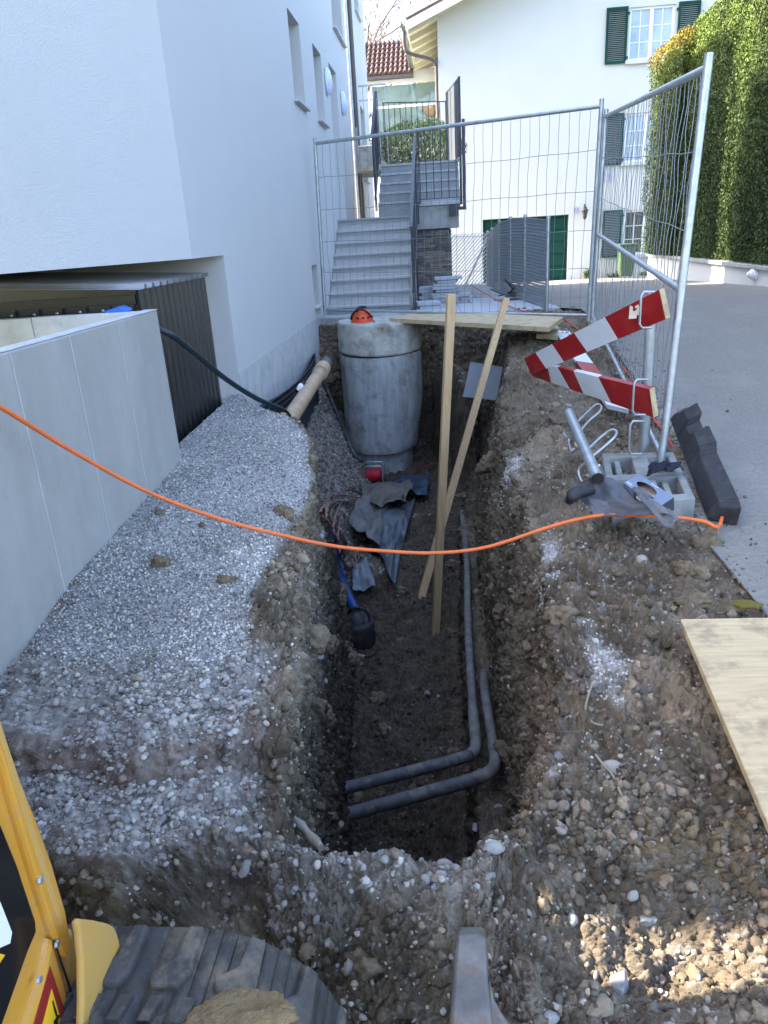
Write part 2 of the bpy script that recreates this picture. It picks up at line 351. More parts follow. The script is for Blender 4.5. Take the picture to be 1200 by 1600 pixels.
# role columns: (x, z) along Y.  z None -> on the surface
tab = dict(
 A=[(-4, -1.9), (1.0, -1.75), (1.9, -1.60), (4.2, -1.62), (5.5, -1.62), (9.7, -1.62)],
 B=[(-4, -0.9), (1.2, -0.62), (2.0, -0.70), (2.9, -0.82), (3.6, -0.86), (4.6, -1.10), (5.0, -1.35), (5.3, -1.50), (5.6, -1.62), (8.9, -1.62), (9.7, -1.58)],
 C=[(-4, -0.5), (1.3, -0.42), (1.7, -0.50), (2.1, -0.53), (3.0, -0.64), (3.6, -0.70), (4.3, -0.82), (4.8, -1.02), (5.2, -1.42), (5.5, -1.60), (8.9, -1.60), (9.7, -1.54)],
 D=[(-4, -0.4), (1.3, -0.36), (1.7, -0.44), (2.1, -0.50), (3.0, -0.60), (3.6, -0.68), (4.3, -0.76), (4.8, -0.90), (5.3, -1.42), (5.6, -1.575), (8.9, -1.575), (9.7, -1.50)],
 E=[(-4, -0.3), (1.3, -0.28), (1.7, -0.36), (2.1, -0.46), (3.0, -0.57), (3.5, -0.62), (4.0, -0.68), (4.9, -0.76), (5.9, -0.93), (7, -1.05), (9.7, -1.25)],
 F=[(-4, 0.0), (1.3, 0.0), (2.4, 0.04), (6.2, 0.07), (7, 0.12), (8.2, 0.2), (9.7, 0.2)],
 G=[(-4, 0.03), (1.3, 0.03), (2.4, 0.09), (6.2, 0.10), (7, 0.16), (8.2, 0.26), (9.7, 0.3)],
 H=[(-4, 0.06), (1.3, 0.06), (2.2, 0.20), (3.0, 0.24), (6.2, 0.22), (7, 0.3), (9.7, 0.45)],
 I=[(-4, 0.08), (1.3, 0.08), (1.7, 0.18), (2.2, 0.26), (3.0, 0.27), (4.0, 0.25), (5.0, 0.26), (6.0, 0.32), (7.3, 0.50), (9.7, 0.62)],
 J=[(-4, 0.12), (1.3, 0.12), (1.5, 0.20), (1.8, 0.28), (2.1, 0.34), (3.0, 0.38), (4.0, 0.36), (5.0, 0.38), (6.0, 0.46), (7.3, 0.62), (9.7, 0.75)],
 K=[(-4, 0.4), (1.3, 0.36), (2.1, 0.55), (3.0, 0.62), (5.0, 0.66), (7.3, 0.85), (9.7, 0.95)],
 L=[(-4, 1.12), (3.0, 1.12), (5.4, 1.5), (8.2, 1.62), (9.7, 1.65)],
 M=[(-4, 1.5), (3.0, 1.5), (5.4, 1.9), (9.7, 2.0)])
roles = 'ABCDEFGHIJKLM'
nsub = dict(A=120, B=60, C=90, D=80, E=110, F=14, G=26, H=60, I=80, J=70, K=130, L=16)
xf = {r: ip(Ys, tab[r]) for r in roles}
zfloor = ip(Ys, [(-4, -1.40), (1.30, -1.40), (1.42, -1.52), (1.7, -2.0), (2.1, -2.6), (2.6, -2.92), (3.0, -2.99), (4, -2.95), (5, -2.90), (6, -2.83), (7, -2.74), (8.3, -2.64), (8.85, -2.60), (9.0, -2.45), (9.12, -1.6), (9.2, -1.02), (9.8, -1.0)])
S = {r: Hz(xf[r], Ys) for r in roles}
op = smooth(1.28, 1.45, Ys) * (1 - smooth(9.02, 9.2, Ys))           # how open the trench is
zc_ = {}
zc_['A'] = S['A'] - 0.01; zc_['B'] = S['B']
zc_['C'] = S['C'] - 0.05 * op
dmid = ip(Ys, [(1.3, 0), (1.7, 0.5), (2.3, 0.75), (4.6, 0.8), (5.6, 0.62), (9, 0.62)])
zc_['D'] = S['D'] - dmid * op
zfe = zfloor
zc_['E'] = np.minimum(zfe + 0.02, S['E'])
zc_['F'] = np.minimum(zfloor, S['F'])
sh = ip(Ys, [(1.3, 0), (2.4, 0.24), (6.2, 0.22), (7.5, 0.1), (9, 0.1)])
zc_['G'] = np.minimum(zfloor + sh, S['G'])
zc_['H'] = np.minimum(zfloor + sh + 0.05, S['H'])
fr = ip(Ys, [(1.3, 0.4), (3, 0.5), (9, 0.45)])
zc_['I'] = zc_['H'] * (1 - fr) + (S['J'] - 0.06) * fr
zc_['J'] = S['J'] - 0.05 * op
zc_['K'] = S['K']; zc_['L'] = np.minimum(S['L'], road_z(Ys) - 0.012); zc_['M'] = road_z(Ys) - 0.10
cols_x = []; cols_z = []; ctr = []
for i, r in enumerate(roles[:-1]):
    q = roles[i + 1]; n = nsub[r]
    for k in range(n):
        t = k / n
        x_ = xf[r] * (1 - t) + xf[q] * t; z_ = zc_[r] * (1 - t) + zc_[q] * t
        if r in 'AJK' or r == 'B':           # surface spans follow the surface between the key columns
            h = Hz(x_, Ys); h0 = S[r] * (1 - t) + S[q] * t
            z_ = z_ + (h - h0)
        cols_x.append(x_); cols_z.append(z_); ctr.append(i + t)
cols_x.append(xf['M']); cols_z.append(zc_['M']); ctr.append(12.0)
GX = np.array(cols_x).T; GZ = np.array(cols_z).T; GY = np.repeat(Ys[:, None], GX.shape[1], 1)
NC = GX.shape[1]; ctr = np.array(ctr)
CT = np.repeat(ctr[None, :], NR, 0)
# round the profile corners a little
for _ in range(3):
    GX[:, 1:-1] = 0.5 * GX[:, 1:-1] + 0.25 * (GX[:, :-2] + GX[:, 2:])
    GZ[:, 1:-1] = 0.5 * GZ[:, 1:-1] + 0.25 * (GZ[:, :-2] + GZ[:, 2:])
# talus: rubble slope on the left of the manhole and between manhole and right bank
tal = smooth(5.0, 6.0, GY) * (1 - smooth(9.0, 9.2, GY))
tz = -1.95 - 0.75 * smooth(-1.5, -0.75, GX) - 0.0 * GY
GZ = np.where((CT > 2.9) & (CT < 5.2), np.maximum(GZ, tz * tal + GZ * (1 - tal)), GZ)
tz2 = -1.55 - 1.25 * smooth(9.05, 7.9, GY + 0.25 * np.sin(GX * 7)) - 0.4 * smooth(0.2, 0.5, GX) - 1.3 * smooth(-0.10, -0.34, GX) + 0.10 * np.sin(GX * 9 + GY * 3)
GZ = np.where((GX > -0.95) & (GX < 0.55) & (GY > 6.6) & (GY < 9.05), np.maximum(GZ, tz2), GZ)
P = np.stack([GX, GY, GZ], -1)
def normals(P):
    du = np.gradient(P, axis=1); dv = np.gradient(P, axis=0)
    n = np.cross(du, dv); n /= (np.linalg.norm(n, axis=-1, keepdims=True) + 1e-12)
    return n
Nrm = normals(P)
_b = (0.75 * (1 - smooth(1.45, 1.75, GY)) * (GZ > -1.95))[..., None]
Nrm = Nrm * (1 - _b) + np.array([0, -0.25, 1.0]) * _b
Nrm /= np.linalg.norm(Nrm, axis=-1, keepdims=True)
F3 = P.reshape(-1, 3); N3 = Nrm.reshape(-1, 3)
X_, Y_, Z_ = F3[:, 0], F3[:, 1], F3[:, 2]; ct = CT.reshape(-1)
# --- zones
YL = Y_ + wobf(X_) + 0.12 * (X_ + 0.9)
gravel_flat = (1 - smooth(0.93, 1.25, ct - 0.75 * smooth(2.3, 3.4, Y_) + 0.10 * fbm(F3 * 4.0, 3, 5))) * smooth(1.92, 2.08, YL + 0.10 * fbm(F3 * 6, 3, 9))
shelf = (1 - smooth(1.3, 1.9, ct)) * (1 - smooth(1.98, 2.12, YL)) * smooth(1.35, 1.39, YL + 0.02 * fbm(F3 * 20, 2, 6))
wallness = np.clip(1 - np.abs(N3[:, 2]) * 1.15, 0, 1)
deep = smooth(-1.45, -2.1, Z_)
talz = (ct > 2.6) * (1 - smooth(3.9, 4.5, ct + 0.5 * fbm(F3 * 3, 3, 14))) * smooth(5.2, 5.8, Y_) * (Y_ < 9.0) * smooth(-2.78, -2.66, Z_ + .05 * fbm(F3 * 5, 3, 15))
patch = np.exp(-((X_ - 0.47) / 0.07) ** 2 - ((Y_ - 2.08) / 0.27) ** 2) + 0.7 * np.exp(-((X_ - 0.42) / 0.06) ** 2 - ((Y_ - 2.9) / 0.3) ** 2) + 0.6 * np.exp(-((X_ - 0.36) / 0.12) ** 2 - ((Y_ - 4.2) / 0.2) ** 2)
patch = smooth(0.30, 1.15, patch + 0.9 * fbm(F3 * 11, 4, 3))
ridge = np.exp(-((Y_ - 1.32) / 0.13) ** 2) * (1 - smooth(-0.05, 0.25, X_)) * smooth(-0.85, -0.5, X_)
ridge = smooth(0.3, 0.8, ridge + 0.35 * fbm(F3 * 8, 4, 31))
flatdirt = smooth(10.5, 10.95, ct) * (Y_ > 1.4) * (Y_ < 4.0)
# --- displacement
big = fbm(F3 * 2.2, 4, 11)
mid = fbm(F3 * 7.0, 4, 21)
w1, w2, wid = worley(F3 * np.array([11.0, 11.0, 11.0]) + 0.35 * np.stack([mid, big, mid], -1), 3)
lump = (smooth(0.0, 0.28, w2 - w1) - 0.6) * (0.3 + 0.9 * wid) * 0.45 + 0.35 * (0.55 - w1) * (0.4 + wid)
v1, v2, vid = worley(F3 * 34.0 + 0.3 * mid[:, None], 13)
clod = (smooth(0.0, 0.32, v2 - v1) - 0.6) * (0.2 + vid) * 0.5
u1, u2, uid = worley(F3 * 85.0, 23)
fine = fbm(F3 * 60.0, 3, 41)
rough = 1.0 - 0.97 * gravel_flat - 0.6 * shelf * (1 - gravel_flat)
rough = rough * (1 - 0.72 * flatdirt)
rough = np.where((ct > 4.9) & (ct < 5.2), rough * 0.5, rough)
rdg = 1 - np.abs(fbm(F3 * 13.0, 4, 141)) * 2.2; rdg2 = 1 - np.abs(fbm(F3 * 36.0, 3, 151)) * 2.2
dsp = rough * (0.045 * big + 0.026 * mid + 0.036 * lump + 0.024 * clod + 0.006 * (smooth(0, .35, u2 - u1) - .5) + 0.009 * fine + 0.022 * (0.5 - rdg) + 0.010 * (0.5 - rdg2))
leftwall = ((ct > 2.0) & (ct < 4.0)).astype(float) * (Y_ < 5.0)
dsp = dsp * (1 - 0.15 * leftwall) + leftwall * (0.028 * fbm(F3 * np.array([2.5, 2.5, 11.0]), 3, 71))
dsp += shelf * (1 - gravel_flat) * (0.018 * (0.5 - w1) + 0.012 * (0.5 - rdg) + 0.02 * mid)
dsp += (gravel_flat + 0.6 * shelf) * (0.010 * fbm(F3 * 4, 3, 51) + 0.0045 * (0.5 - u1) + 0.002 * fine)
edge_fade = smooth(12.0, 11.0, ct) * smooth(0.0, 0.15, ct)
far_fade = np.where((ct < 1.0) & (Y_ > 4.2), 0.4, 1.0)
dsp = dsp * edge_fade * far_fade * (0.35 + 0.65 * smooth(-0.2, 0.8, Y_))
# clay boulder at the trench corner and other big lumps on the right bank
F3 = F3 + N3 * dsp[:, None]
for (bx_, by_, bz_, rr, hh) in [(0.13, 1.34, 0, 0.10, 0.07), (0.60, 1.72, 0, 0.07, 0.045), (0.30, 1.62, 0, 0.06, 0.04), (0.05, 1.07, 0, 0.12, 0.05), (-0.18, 1.36, 0, 0.06, 0.035), (0.56, 2.75, 0, 0.1, 0.05), (0.62, 4.4, 0, 0.14, 0.09), (0.55, 5.4, 0, 0.15, 0.10), (0.48, 3.6, 0, .12, .07), (0.52, 3.1, 0, .09, .05), (0.47, 2.5, 0, .08, .05), (0.66, 2.35, 0, .07, .04), (0.70, 6.4, 0, .16, .07), (-0.50, 1.90, 0, .07, .05), (-0.55, 1.72, 0, .06, .04), (-0.62, 2.25, 0, .08, .03)]:
    g = np.exp(-((F3[:, 0] - bx_) ** 2 + (F3[:, 1] - by_) ** 2) / rr ** 2) * (Z_ > -1.75)
    F3[:, 2] += hh * g * (1 + 0.6 * mid)
for (bx_, by_, rr, hh) in [(0.61, 1.90, 0.07, 0.08), (0.44, 1.18, 0.10, 0.05), (0.50, 6.0, 0.10, 0.07), (0.33, 1.95, 0.05, 0.03)]:
    g = np.exp(-((F3[:, 0] - bx_) ** 2 + (F3[:, 1] - by_) ** 2) / rr ** 2) * (Z_ > -1.75)
    F3[:, 2] -= hh * g
# --- colour of the earth itself
def C(r, g, b): return np.array([r, g, b])
soil_dry = C(0.270, 0.215, 0.152); soil_mid = C(0.135, 0.103, 0.070); soil_damp = C(0.070, 0.054, 0.038); grav_c = C(0.36, 0.35, 0.34)
t1 = smooth(-0.35, 0.45, fbm(F3 * 3.1, 5, 61))[:, None]
t2 = smooth(-0.5, 0.5, fbm(F3 * 16, 4, 81))[:, None]
colr = soil_mid * (1 - t1) + soil_dry * t1
colr = colr * (0.72 + 0.5 * t2)
yel = smooth(0.25, 0.55, fbm(F3 * 4.3 + 9, 4, 91))[:, None]
colr = colr * (1 - 0.5 * yel) + C(0.24, 0.175, 0.09) * 0.5 * yel
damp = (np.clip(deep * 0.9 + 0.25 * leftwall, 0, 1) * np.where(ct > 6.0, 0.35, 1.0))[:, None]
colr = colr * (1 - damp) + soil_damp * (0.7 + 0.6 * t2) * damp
fg_low = ((Z_ < -1.50) & (Y_ < 1.2)).astype(float)[:, None] * 0.35  # low foreground soil drawn towards the mid tone
colr = colr * (1 - fg_low) + soil_mid * 0.8 * fg_low
pale = (uid > 0.86)[:, None] * (0.5 - 0.3 * damp)          # limestone grit pressed into the soil
colr = colr * (1 - pale) + C(0.30, 0.27, 0.23) * pale
gc = grav_c * (0.62 + 0.75 * uid[:, None]) * (0.85 + 0.3 * t1)
gm = np.clip(gravel_flat, 0, 1)[:, None]
smear = smooth(0.28, 0.5, fbm(F3 * np.array([2.5, 9, 3.0]) + 4, 4, 101))[:, None] * smooth(1.5, 2.2, Y_)[:, None] * (1 - smooth(2.4, 3.0, Y_))[:, None]
gc = gc * (1 - 0.75 * smear) + C(0.17, 0.125, 0.085) * 0.75 * smear
colr = colr * (1 - gm) + gc * gm
shm = np.clip(shelf * (1 - gravel_flat), 0, 1)[:, None]
colr = colr * (1 - shm) + (C(0.34, 0.31, 0.28) * (0.6 + 0.8 * uid[:, None])) * shm
face = (((X_ < -0.55) & (YL > 1.585) & (YL < 1.665)).astype(float) * 0.9)[:, None]
colr = colr * (1 - face) + C(0.27, 0.215, 0.18) * (0.7 + 0.6 * uid[:, None]) * face
pm = patch[:, None] * (Z_ > -1.7)[:, None]
colr = colr * (1 - pm) + C(0.60, 0.60, 0.60) * (0.7 + 0.5 * uid[:, None]) * pm
rm = (ridge * 0.75)[:, None]
colr = colr * (1 - rm) + C(0.30, 0.26, 0.21) * (0.6 + 0.8 * vid[:, None]) * rm
tm = talz[:, None] * 0.8
colr = colr * (1 - tm) + C(0.30, 0.25, 0.225) * (0.6 + 0.8 * vid[:, None]) * tm
crev = 1.0

def grid_mesh(name, V, nr, nc, colors, m):
    me = bpy.data.meshes.new(name)
    me.vertices.add(len(V)); me.vertices.foreach_set('co', V.astype(np.float32).ravel())
    idx = np.arange(nr * nc).reshape(nr, nc)
    q = np.stack([idx[:-1, :-1], idx[:-1, 1:], idx[1:, 1:], idx[1:, :-1]], -1).reshape(-1, 4)
    me.loops.add(q.size); me.loops.foreach_set('vertex_index', q.ravel().astype(np.int32))
    me.polygons.add(len(q)); me.polygons.foreach_set('loop_start', (np.arange(len(q)) * 4).astype(np.int32))
    me.polygons.foreach_set('loop_total', np.full(len(q), 4, np.int32))
    me.polygons.foreach_set('use_smooth', np.ones(len(q), bool))
    me.update(calc_edges=True)
    if colors is not None:
        ca = me.color_attributes.new('Col', 'FLOAT_COLOR', 'POINT')
        ca.data.foreach_set('color', np.concatenate([np.clip(colors, 0, 1), np.ones((len(V), 1))], 1).astype(np.float32).ravel())
    me.materials.append(m)
    o = bpy.data.objects.new(name, me); COL.objects.link(o); LOC[o.name] = Vector((0, 0, 0))
    return o
MT['ground'] = mat('earth_and_gravel', (1, 1, 1), 0.95, 0.28, 90, 0.007, 150, vcol='Col', spec=0.25)
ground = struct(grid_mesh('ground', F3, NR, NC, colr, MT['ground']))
G3 = F3.reshape(NR, NC, 3)
GN3 = normals(G3)
print('ground verts', len(F3))

# ------------------------------------------------------------------ loose stones and clods
def rock_mesh(name, seed, sub, amp, flat, m, sharp=False, crumb=False):
    import bmesh
    bm = bmesh.new(); bmesh.ops.create_icosphere(bm, subdivisions=sub, radius=1.0)
    V = np.array([v.co[:] for v in bm.verts])
    n = fbm(V * 1.1 + seed * 7.7, 3, seed); n2 = fbm(V * 3.2 + seed * 3.1, 2, seed + 5)
    V = V * (1 + amp * n + amp * 0.3 * n2)[:, None]
    if crumb:
        q1, q2, _ = worley(V * 2.1, seed); V = V * (1 + 0.30 * (0.45 - q1))[:, None]; V = V * (1 + 0.18 * fbm(V * 4.5, 2, seed + 8))[:, None]
    if sharp:
        rs = np.random.RandomState(seed)
        for _ in range(7):
            d = rs.normal(size=3); d /= np.linalg.norm(d); k = V @ d; lim = 0.55 + 0.25 * rs.rand()
            V = V - np.maximum(k - lim, 0)[:, None] * d
    V = V * np.array([1.0, 0.78, flat])
    for v, c in zip(bm.verts, V): v.co = c
    me = bpy.data.meshes.new(name); bm.to_mesh(me); bm.free()
    me.polygons.foreach_set('use_smooth', [not sharp] * len(me.polygons))
    me.materials.append(m); return me
MT['pebble'] = mat('pebble', (1, 1, 1), 0.85, 0.18, 2.0, 0.0008, 5, tint_attr='tint', spec=0.3)
MT['clod'] = mat('soil_clod', (1, 1, 1), 0.95, 0.25, 2.5, 0.002, 5, tint_attr='tint', spec=0.15)
def lib(name, meshes):
    c = bpy.data.collections.new(name)
    for i, me in enumerate(meshes):
        c.objects.link(bpy.data.objects.new('%s_form' % name, me))
    return c
peb_meshes = [rock_mesh('pebble', 100 + i, 2, 0.30, 0.55 + 0.06 * i, MT['pebble'], sharp=(i % 3 != 0)) for i in range(6)]
clod_meshes = [rock_mesh('clod', 200 + i, 3, 0.6, 0.72, MT['clod'], crumb=True) for i in range(8)]
lib_pebble = lib('pebble_forms', peb_meshes); lib_clod = lib('clod_forms', clod_meshes)

def scatter(name, pts, rots, scl, tint, coll, nform, seed=1, parent=None):
    me = bpy.data.meshes.new(name); me.vertices.add(len(pts)); me.vertices.foreach_set('co', pts.astype(np.float32).ravel())
    def A(n, t, d, arr):
        a = me.attributes.new(n, t, 'POINT'); a.data.foreach_set(d, arr)
    A('rot', 'FLOAT_VECTOR', 'vector', rots.astype(np.float32).ravel())
    A('scl', 'FLOAT_VECTOR', 'vector', scl.astype(np.float32).ravel())
    A('pick', 'INT', 'value', np.random.RandomState(seed).randint(0, nform, len(pts)).astype(np.int32))
    A('tint', 'FLOAT_COLOR', 'color', np.concatenate([tint, np.ones((len(tint), 1))], 1).astype(np.float32).ravel())
    o = bpy.data.objects.new(name, me); COL.objects.link(o)
    if parent: o.parent = parent
    g = bpy.data.node_groups.new(name, 'GeometryNodeTree')
    g.interface.new_socket('Geometry', in_out='INPUT', socket_type='NodeSocketGeometry')
    g.interface.new_socket('Geometry', in_out='OUTPUT', socket_type='NodeSocketGeometry')
    N = g.nodes; L = g.links
    gi = N.new('NodeGroupInput'); go = N.new('NodeGroupOutput')
    mp = N.new('GeometryNodeMeshToPoints')
    ci = N.new('GeometryNodeCollectionInfo'); ci.inputs['Collection'].default_value = coll
    ci.inputs['Separate Children'].default_value = True; ci.inputs['Reset Children'].default_value = True
    ip_ = N.new('GeometryNodeInstanceOnPoints'); ip_.inputs['Pick Instance'].default_value = True
    def attr(n, t):
        a = N.new('GeometryNodeInputNamedAttribute'); a.data_type = t; a.inputs['Name'].default_value = n; return a.outputs['Attribute']
    L.new(gi.outputs[0], mp.inputs['Mesh']); L.new(mp.outputs[0], ip_.inputs['Points'])
    L.new(ci.outputs[0], ip_.inputs['Instance'])
    L.new(attr('rot', 'FLOAT_VECTOR'), ip_.inputs['Rotation']); L.new(attr('scl', 'FLOAT_VECTOR'), ip_.inputs['Scale'])
    L.new(attr('pick', 'INT'), ip_.inputs['Instance Index'])
    L.new(ip_.outputs[0], go.inputs[0])
    md = o.modifiers.new('scatter', 'NODES'); md.node_group = g
    return o

rs = np.random.RandomState(5)
crumbpatch = np.clip(0.55 + 1.6 * fbm(F3 * 3.4, 4, 301), 0.05, 2.0)
Pc = 0.25 * (G3[:-1, :-1] + G3[1:, :-1] + G3[:-1, 1:] + G3[1:, 1:])
a_ = G3[1:, 1:] - G3[:-1, :-1]; b_ = G3[1:, :-1] - G3[:-1, 1:]
cr_ = np.cross(a_, b_); area = 0.5 * np.linalg.norm(cr_, axis=-1)
cN = (cr_ / (2 * area[..., None] + 1e-12)); cN = np.where(cN[..., 2:3] < 0, -cN, cN) if False else GN3[:-1, :-1]
def cell(a): return a.reshape(NR, NC)[:-1, :-1]
up = np.clip(cN[..., 2], 0, 1)
dist = np.sqrt((Pc ** 2).sum(-1))
inview = (Pc[..., 1] > 0.6) & (Pc[..., 0] > -1.7)
base = dict(gf=cell(gravel_flat), sh=cell(shelf), rd=cell(ridge), pt=cell(patch) * (Pc[..., 2] > -1.7), tl=cell(talz), ctt=cell(ct), fd=cell(flatdirt))
def pick(dens, maxn):
    p = (dens * area * inview).ravel(); tot = p.sum(); n = int(min(maxn, tot))
    c = np.cumsum(p); ii = np.searchsorted(c, rs.rand(n) * tot); ii = np.minimum(ii, len(p) - 1)
    return ii
def place(name, ii, smin, smax, powr, coll, nform, tintf, sink=0.25, flat=True, seed=1):
    n = len(ii); p = Pc.reshape(-1, 3)[ii] + rs.normal(size=(n, 3)) * 0.002; nn = cN.reshape(-1, 3)[ii]
    s = smin + (smax - smin) * rs.rand(n) ** powr
    jx = rs.rand(n, 3)
    scl = s[:, None] * (0.75 + 0.5 * jx)
    p = p + nn * (s * (0.5 - sink))[:, None]
    rots = np.stack([rs.rand(n) * 0.9 - 0.45, rs.rand(n) * 0.9 - 0.45, rs.rand(n) * 6.28], -1)
    if not flat: rots = rs.rand(n, 3) * 6.28
    return stuff(scatter(name, p, rots, scl, tintf(n, ii), coll, nform, seed))
def stone_tint(n, ii, lo=0.16, hi=0.50):
    v = lo + (hi - lo) * rs.rand(n) ** 1.1; h = rs.rand(n)
    t = np.stack([v * (1.03 + 0.07 * h), v * 1.0, v * (0.98 - 0.14 * h)], -1)
    return t
CCell = 0.5 * (colr.reshape(NR, NC, 3)[:-1, :-1] + colr.reshape(NR, NC, 3)[1:, 1:])
def soil_tint(n, ii):
    c = CCell.reshape(-1, 3)[ii]; return np.clip(c * (0.6 + 1.15 * rs.rand(n, 1) ** 1.3), 0, 1)
lod = np.clip(1.6 / dist, 0.15, 1) ** 1.5
place('gravel_chips', pick(base['gf'] * 32000 * np.clip(2.4 / dist, 0.3, 1) ** 2, 70000), 0.0018, 0.0078, 2.8, lib_pebble, 6, lambda n, i: stone_tint(n, i, 0.14, 0.66) * (0.80 + 0.45 * np.clip(0.5 + fbm(Pc.reshape(-1, 3)[i] * 2.6, 4, 401), 0, 1))[:, None], 0.3, False, 1)
place('gravel_pebbles', pick((base['sh'] * (1 - base['gf']) * 26000 * cell(crumbpatch) + base['rd'] * 6000 + base['gf'] * 160) * up ** 2, 36000), 0.0018, 0.013, 4.2, lib_pebble, 6, lambda n, i: stone_tint(n, i, 0.18, 0.50), 0.2, True, 2)
place('white_chippings', pick(base['pt'] * 16000, 9000), 0.0025, 0.007, 1.5, lib_pebble, 6, lambda n, i: stone_tint(n, i, 0.38, 0.70), 0.3, False, 3)
soil_m = (1 - base['gf']) * (1 - 0.8 * base['sh']) * (1 - 0.7 * base['pt'])
place('soil_crumbs', pick(soil_m * 11000 * cell(crumbpatch) ** 1.5 * lod * (0.3 + 0.7 * up), 70000), 0.0014, 0.018, 6.5, lib_clod, 8, soil_tint, 0.35, False, 4)
place('soil_grit', pick(soil_m * 1500 * lod * (0.5 + 0.5 * up), 15000), 0.0025, 0.010, 2.6, lib_pebble, 6, lambda n, i: stone_tint(n, i, 0.12, 0.42) * np.array([1.03,.98,.88]) * np.where(Pc.reshape(-1, 3)[i][:, 2:3] < -1.9, 0.6, 1), 0.15, False, 5)
place('talus_rubble', pick(base['tl'] * 2600, 6000), 0.010, 0.030, 1.6, lib_pebble, 6, lambda n, i: stone_tint(n, i, 0.12, 0.34) * np.array([1.08, 1.0, 0.97]), 0.3, False, 6)
# crumbs of soil carried onto the asphalt edge
n_ = 2600; yy_ = 1.2 + 7.0 * rs.rand(n_) ** 1.3; xx_ = np.interp(yy_, [-6, 3.0, 5.4, 8.2, 9.3], [1.08, 1.08, 1.46, 1.60, 1.62]) + rs.exponential(0.09, n_) - 0.01
pp_ = np.stack([xx_, yy_, road_z(yy_) + 0.003], -1); ss_ = 0.0012 + 0.010 * rs.rand(n_) ** 6
stuff(scatter('tracked_soil', pp_, rs.rand(n_, 3) * 6.28, ss_[:, None] * (0.7 + 0.6 * rs.rand(n_, 3)), np.array([0.17, 0.135, 0.095]) * (0.6 + 0.9 * rs.rand(n_, 1)), lib_clod, 8, 7))
# the larger ones, each an object of its own
MT['stone_a'] = mat('limestone', (0.31, 0.295, 0.27), 0.8, 0.25, 1.3, 0.002, 5, spec=0.3, dirt=(0.17, 0.14, 0.10), dirt_scale=1.6, dirt_amt=0.6)
MT['stone_b'] = mat('grey_stone', (0.21, 0.21, 0.21), 0.8, 0.25, 1.3, 0.002, 5, spec=0.3, dirt=(0.15, 0.12, 0.09), dirt_scale=1.6, dirt_amt=0.5)
MT['stone_c'] = mat('tan_stone', (0.29, 0.235, 0.165), 0.8, 0.25, 1.3, 0.002, 5, spec=0.3, dirt=(0.14, 0.11, 0.08), dirt_scale=1.6, dirt_amt=0.5)
MT['clod_s'] = mat('soil_clod_solid', (0.165, 0.128, 0.086), 0.95, 0.4, 2.4, 0.006, 4, spec=0.15, dirt=(0.22, 0.17, 0.11), dirt_scale=2, dirt_amt=0.5)
big_stones = [rock_mesh('stone', 300 + i, 3, 0.30, 0.62, [MT['stone_a'], MT['stone_b'], MT['stone_c']][i % 3], sharp=(i % 2 == 1)) for i in range(9)]
big_clods = [rock_mesh('soil_clod', 400 + i, 4, 0.7, 0.72, MT['clod_s'], crumb=True) for i in range(6)]
def big_place(name, meshes, ii, smin, smax, sink):
    for k, i in enumerate(ii):
        p = Pc.reshape(-1, 3)[i]; nn = cN.reshape(-1, 3)[i]; s = smin + (smax - smin) * rs.rand() ** 2.0
        s *= 0.8 + 0.25 * min(4, dist.ravel()[i])
        o = bpy.data.objects.new(name, meshes[rs.randint(len(meshes))]); COL.objects.link(o)
        o.location = tuple(p + nn * s * sink); o.rotation_euler = tuple(rs.rand(3) * [0.8, 0.8, 6.28] - [0.4, 0.4, 0])
        o.scale = tuple(s * (0.8 + 0.4 * rs.rand(3))); o.parent = ground
vis = np.clip(1.4 / dist, 0, 1) ** 1.3 * (0.15 + 0.85 * up)
big_place('stone', big_stones, pick((soil_m * 55 + base['sh'] * (1 - base['gf']) * 90 + base['rd'] * 150) * vis, 235), 0.008, 0.022, 0.15)
big_place('soil_clod', big_clods, pick(soil_m * 90 * vis * (1 - base['rd']) + base['gf'] * 5 * ((Pc[..., 1] > 2.4) & (Pc[..., 1] < 3.2)) * 3, 190), 0.012, 0.046, 0.0)
for (px, py, s, f) in [(958, 1175, 0.034, 0), (690, 1388, 0.016, 0), (773, 1362, 0.026, 0), (862, 1558, 0.019, 0), (972, 1505, 0.030, 1), (1012, 1412, 0.020, 1), (1056, 1572, 0.018, 0), (940, 1545, 0.030, 5), (895, 1420, 0.016, 0), (604, 1385, 0.014, 0), (990, 1390, 0.015, 0)]:
    p = at(px, py, Z=-1.42 if py > 1250 else -1.33)
    j = int(((Pc.reshape(-1, 3)[:, :2] - np.array([p.x, p.y])) ** 2).sum(1).argmin()); q = Pc.reshape(-1, 3)[j]
    o = bpy.data.objects.new('stone', big_stones[f]); COL.objects.link(o); o.location = (p.x, p.y, q[2] + s * 0.2)
    o.rotation_euler = (0.2, -0.3, py * 1.7); o.scale = (s * 1.1, s * 0.95, s * 0.9); o.parent = ground

# where a line of sight from the camera meets the ground: lets loose things lie on the real surface
_k = F3 @ np.array(CF[:]); _u = 600 + FPX * (F3 @ np.array(CR[:])) / _k; _v = 800 - FPX * (F3 @ np.array(CU[:])) / _k
def lay(x, y, h=0.0, rad=7):
    m = np.where((_k > 0.3) & (np.abs(_u - x) < rad) & (np.abs(_v - y) < rad))[0]
    if len(m) == 0: return at(x, y, Z=-1.3)
    d0 = _k[m].min(); mm = m[_k[m] < d0 * 1.05 + 0.03]
    yy = float(np.median(F3[mm, 1])); zz = float(np.median(F3[mm, 2])); p = at(x, y, Y=yy)
    p = at(x, y, Z=zz) if abs(p.z - zz) > .05 else p
    return p * (1 - h / max(.3, p.length) * 1.0) + Vector((0, 0, h * .5))
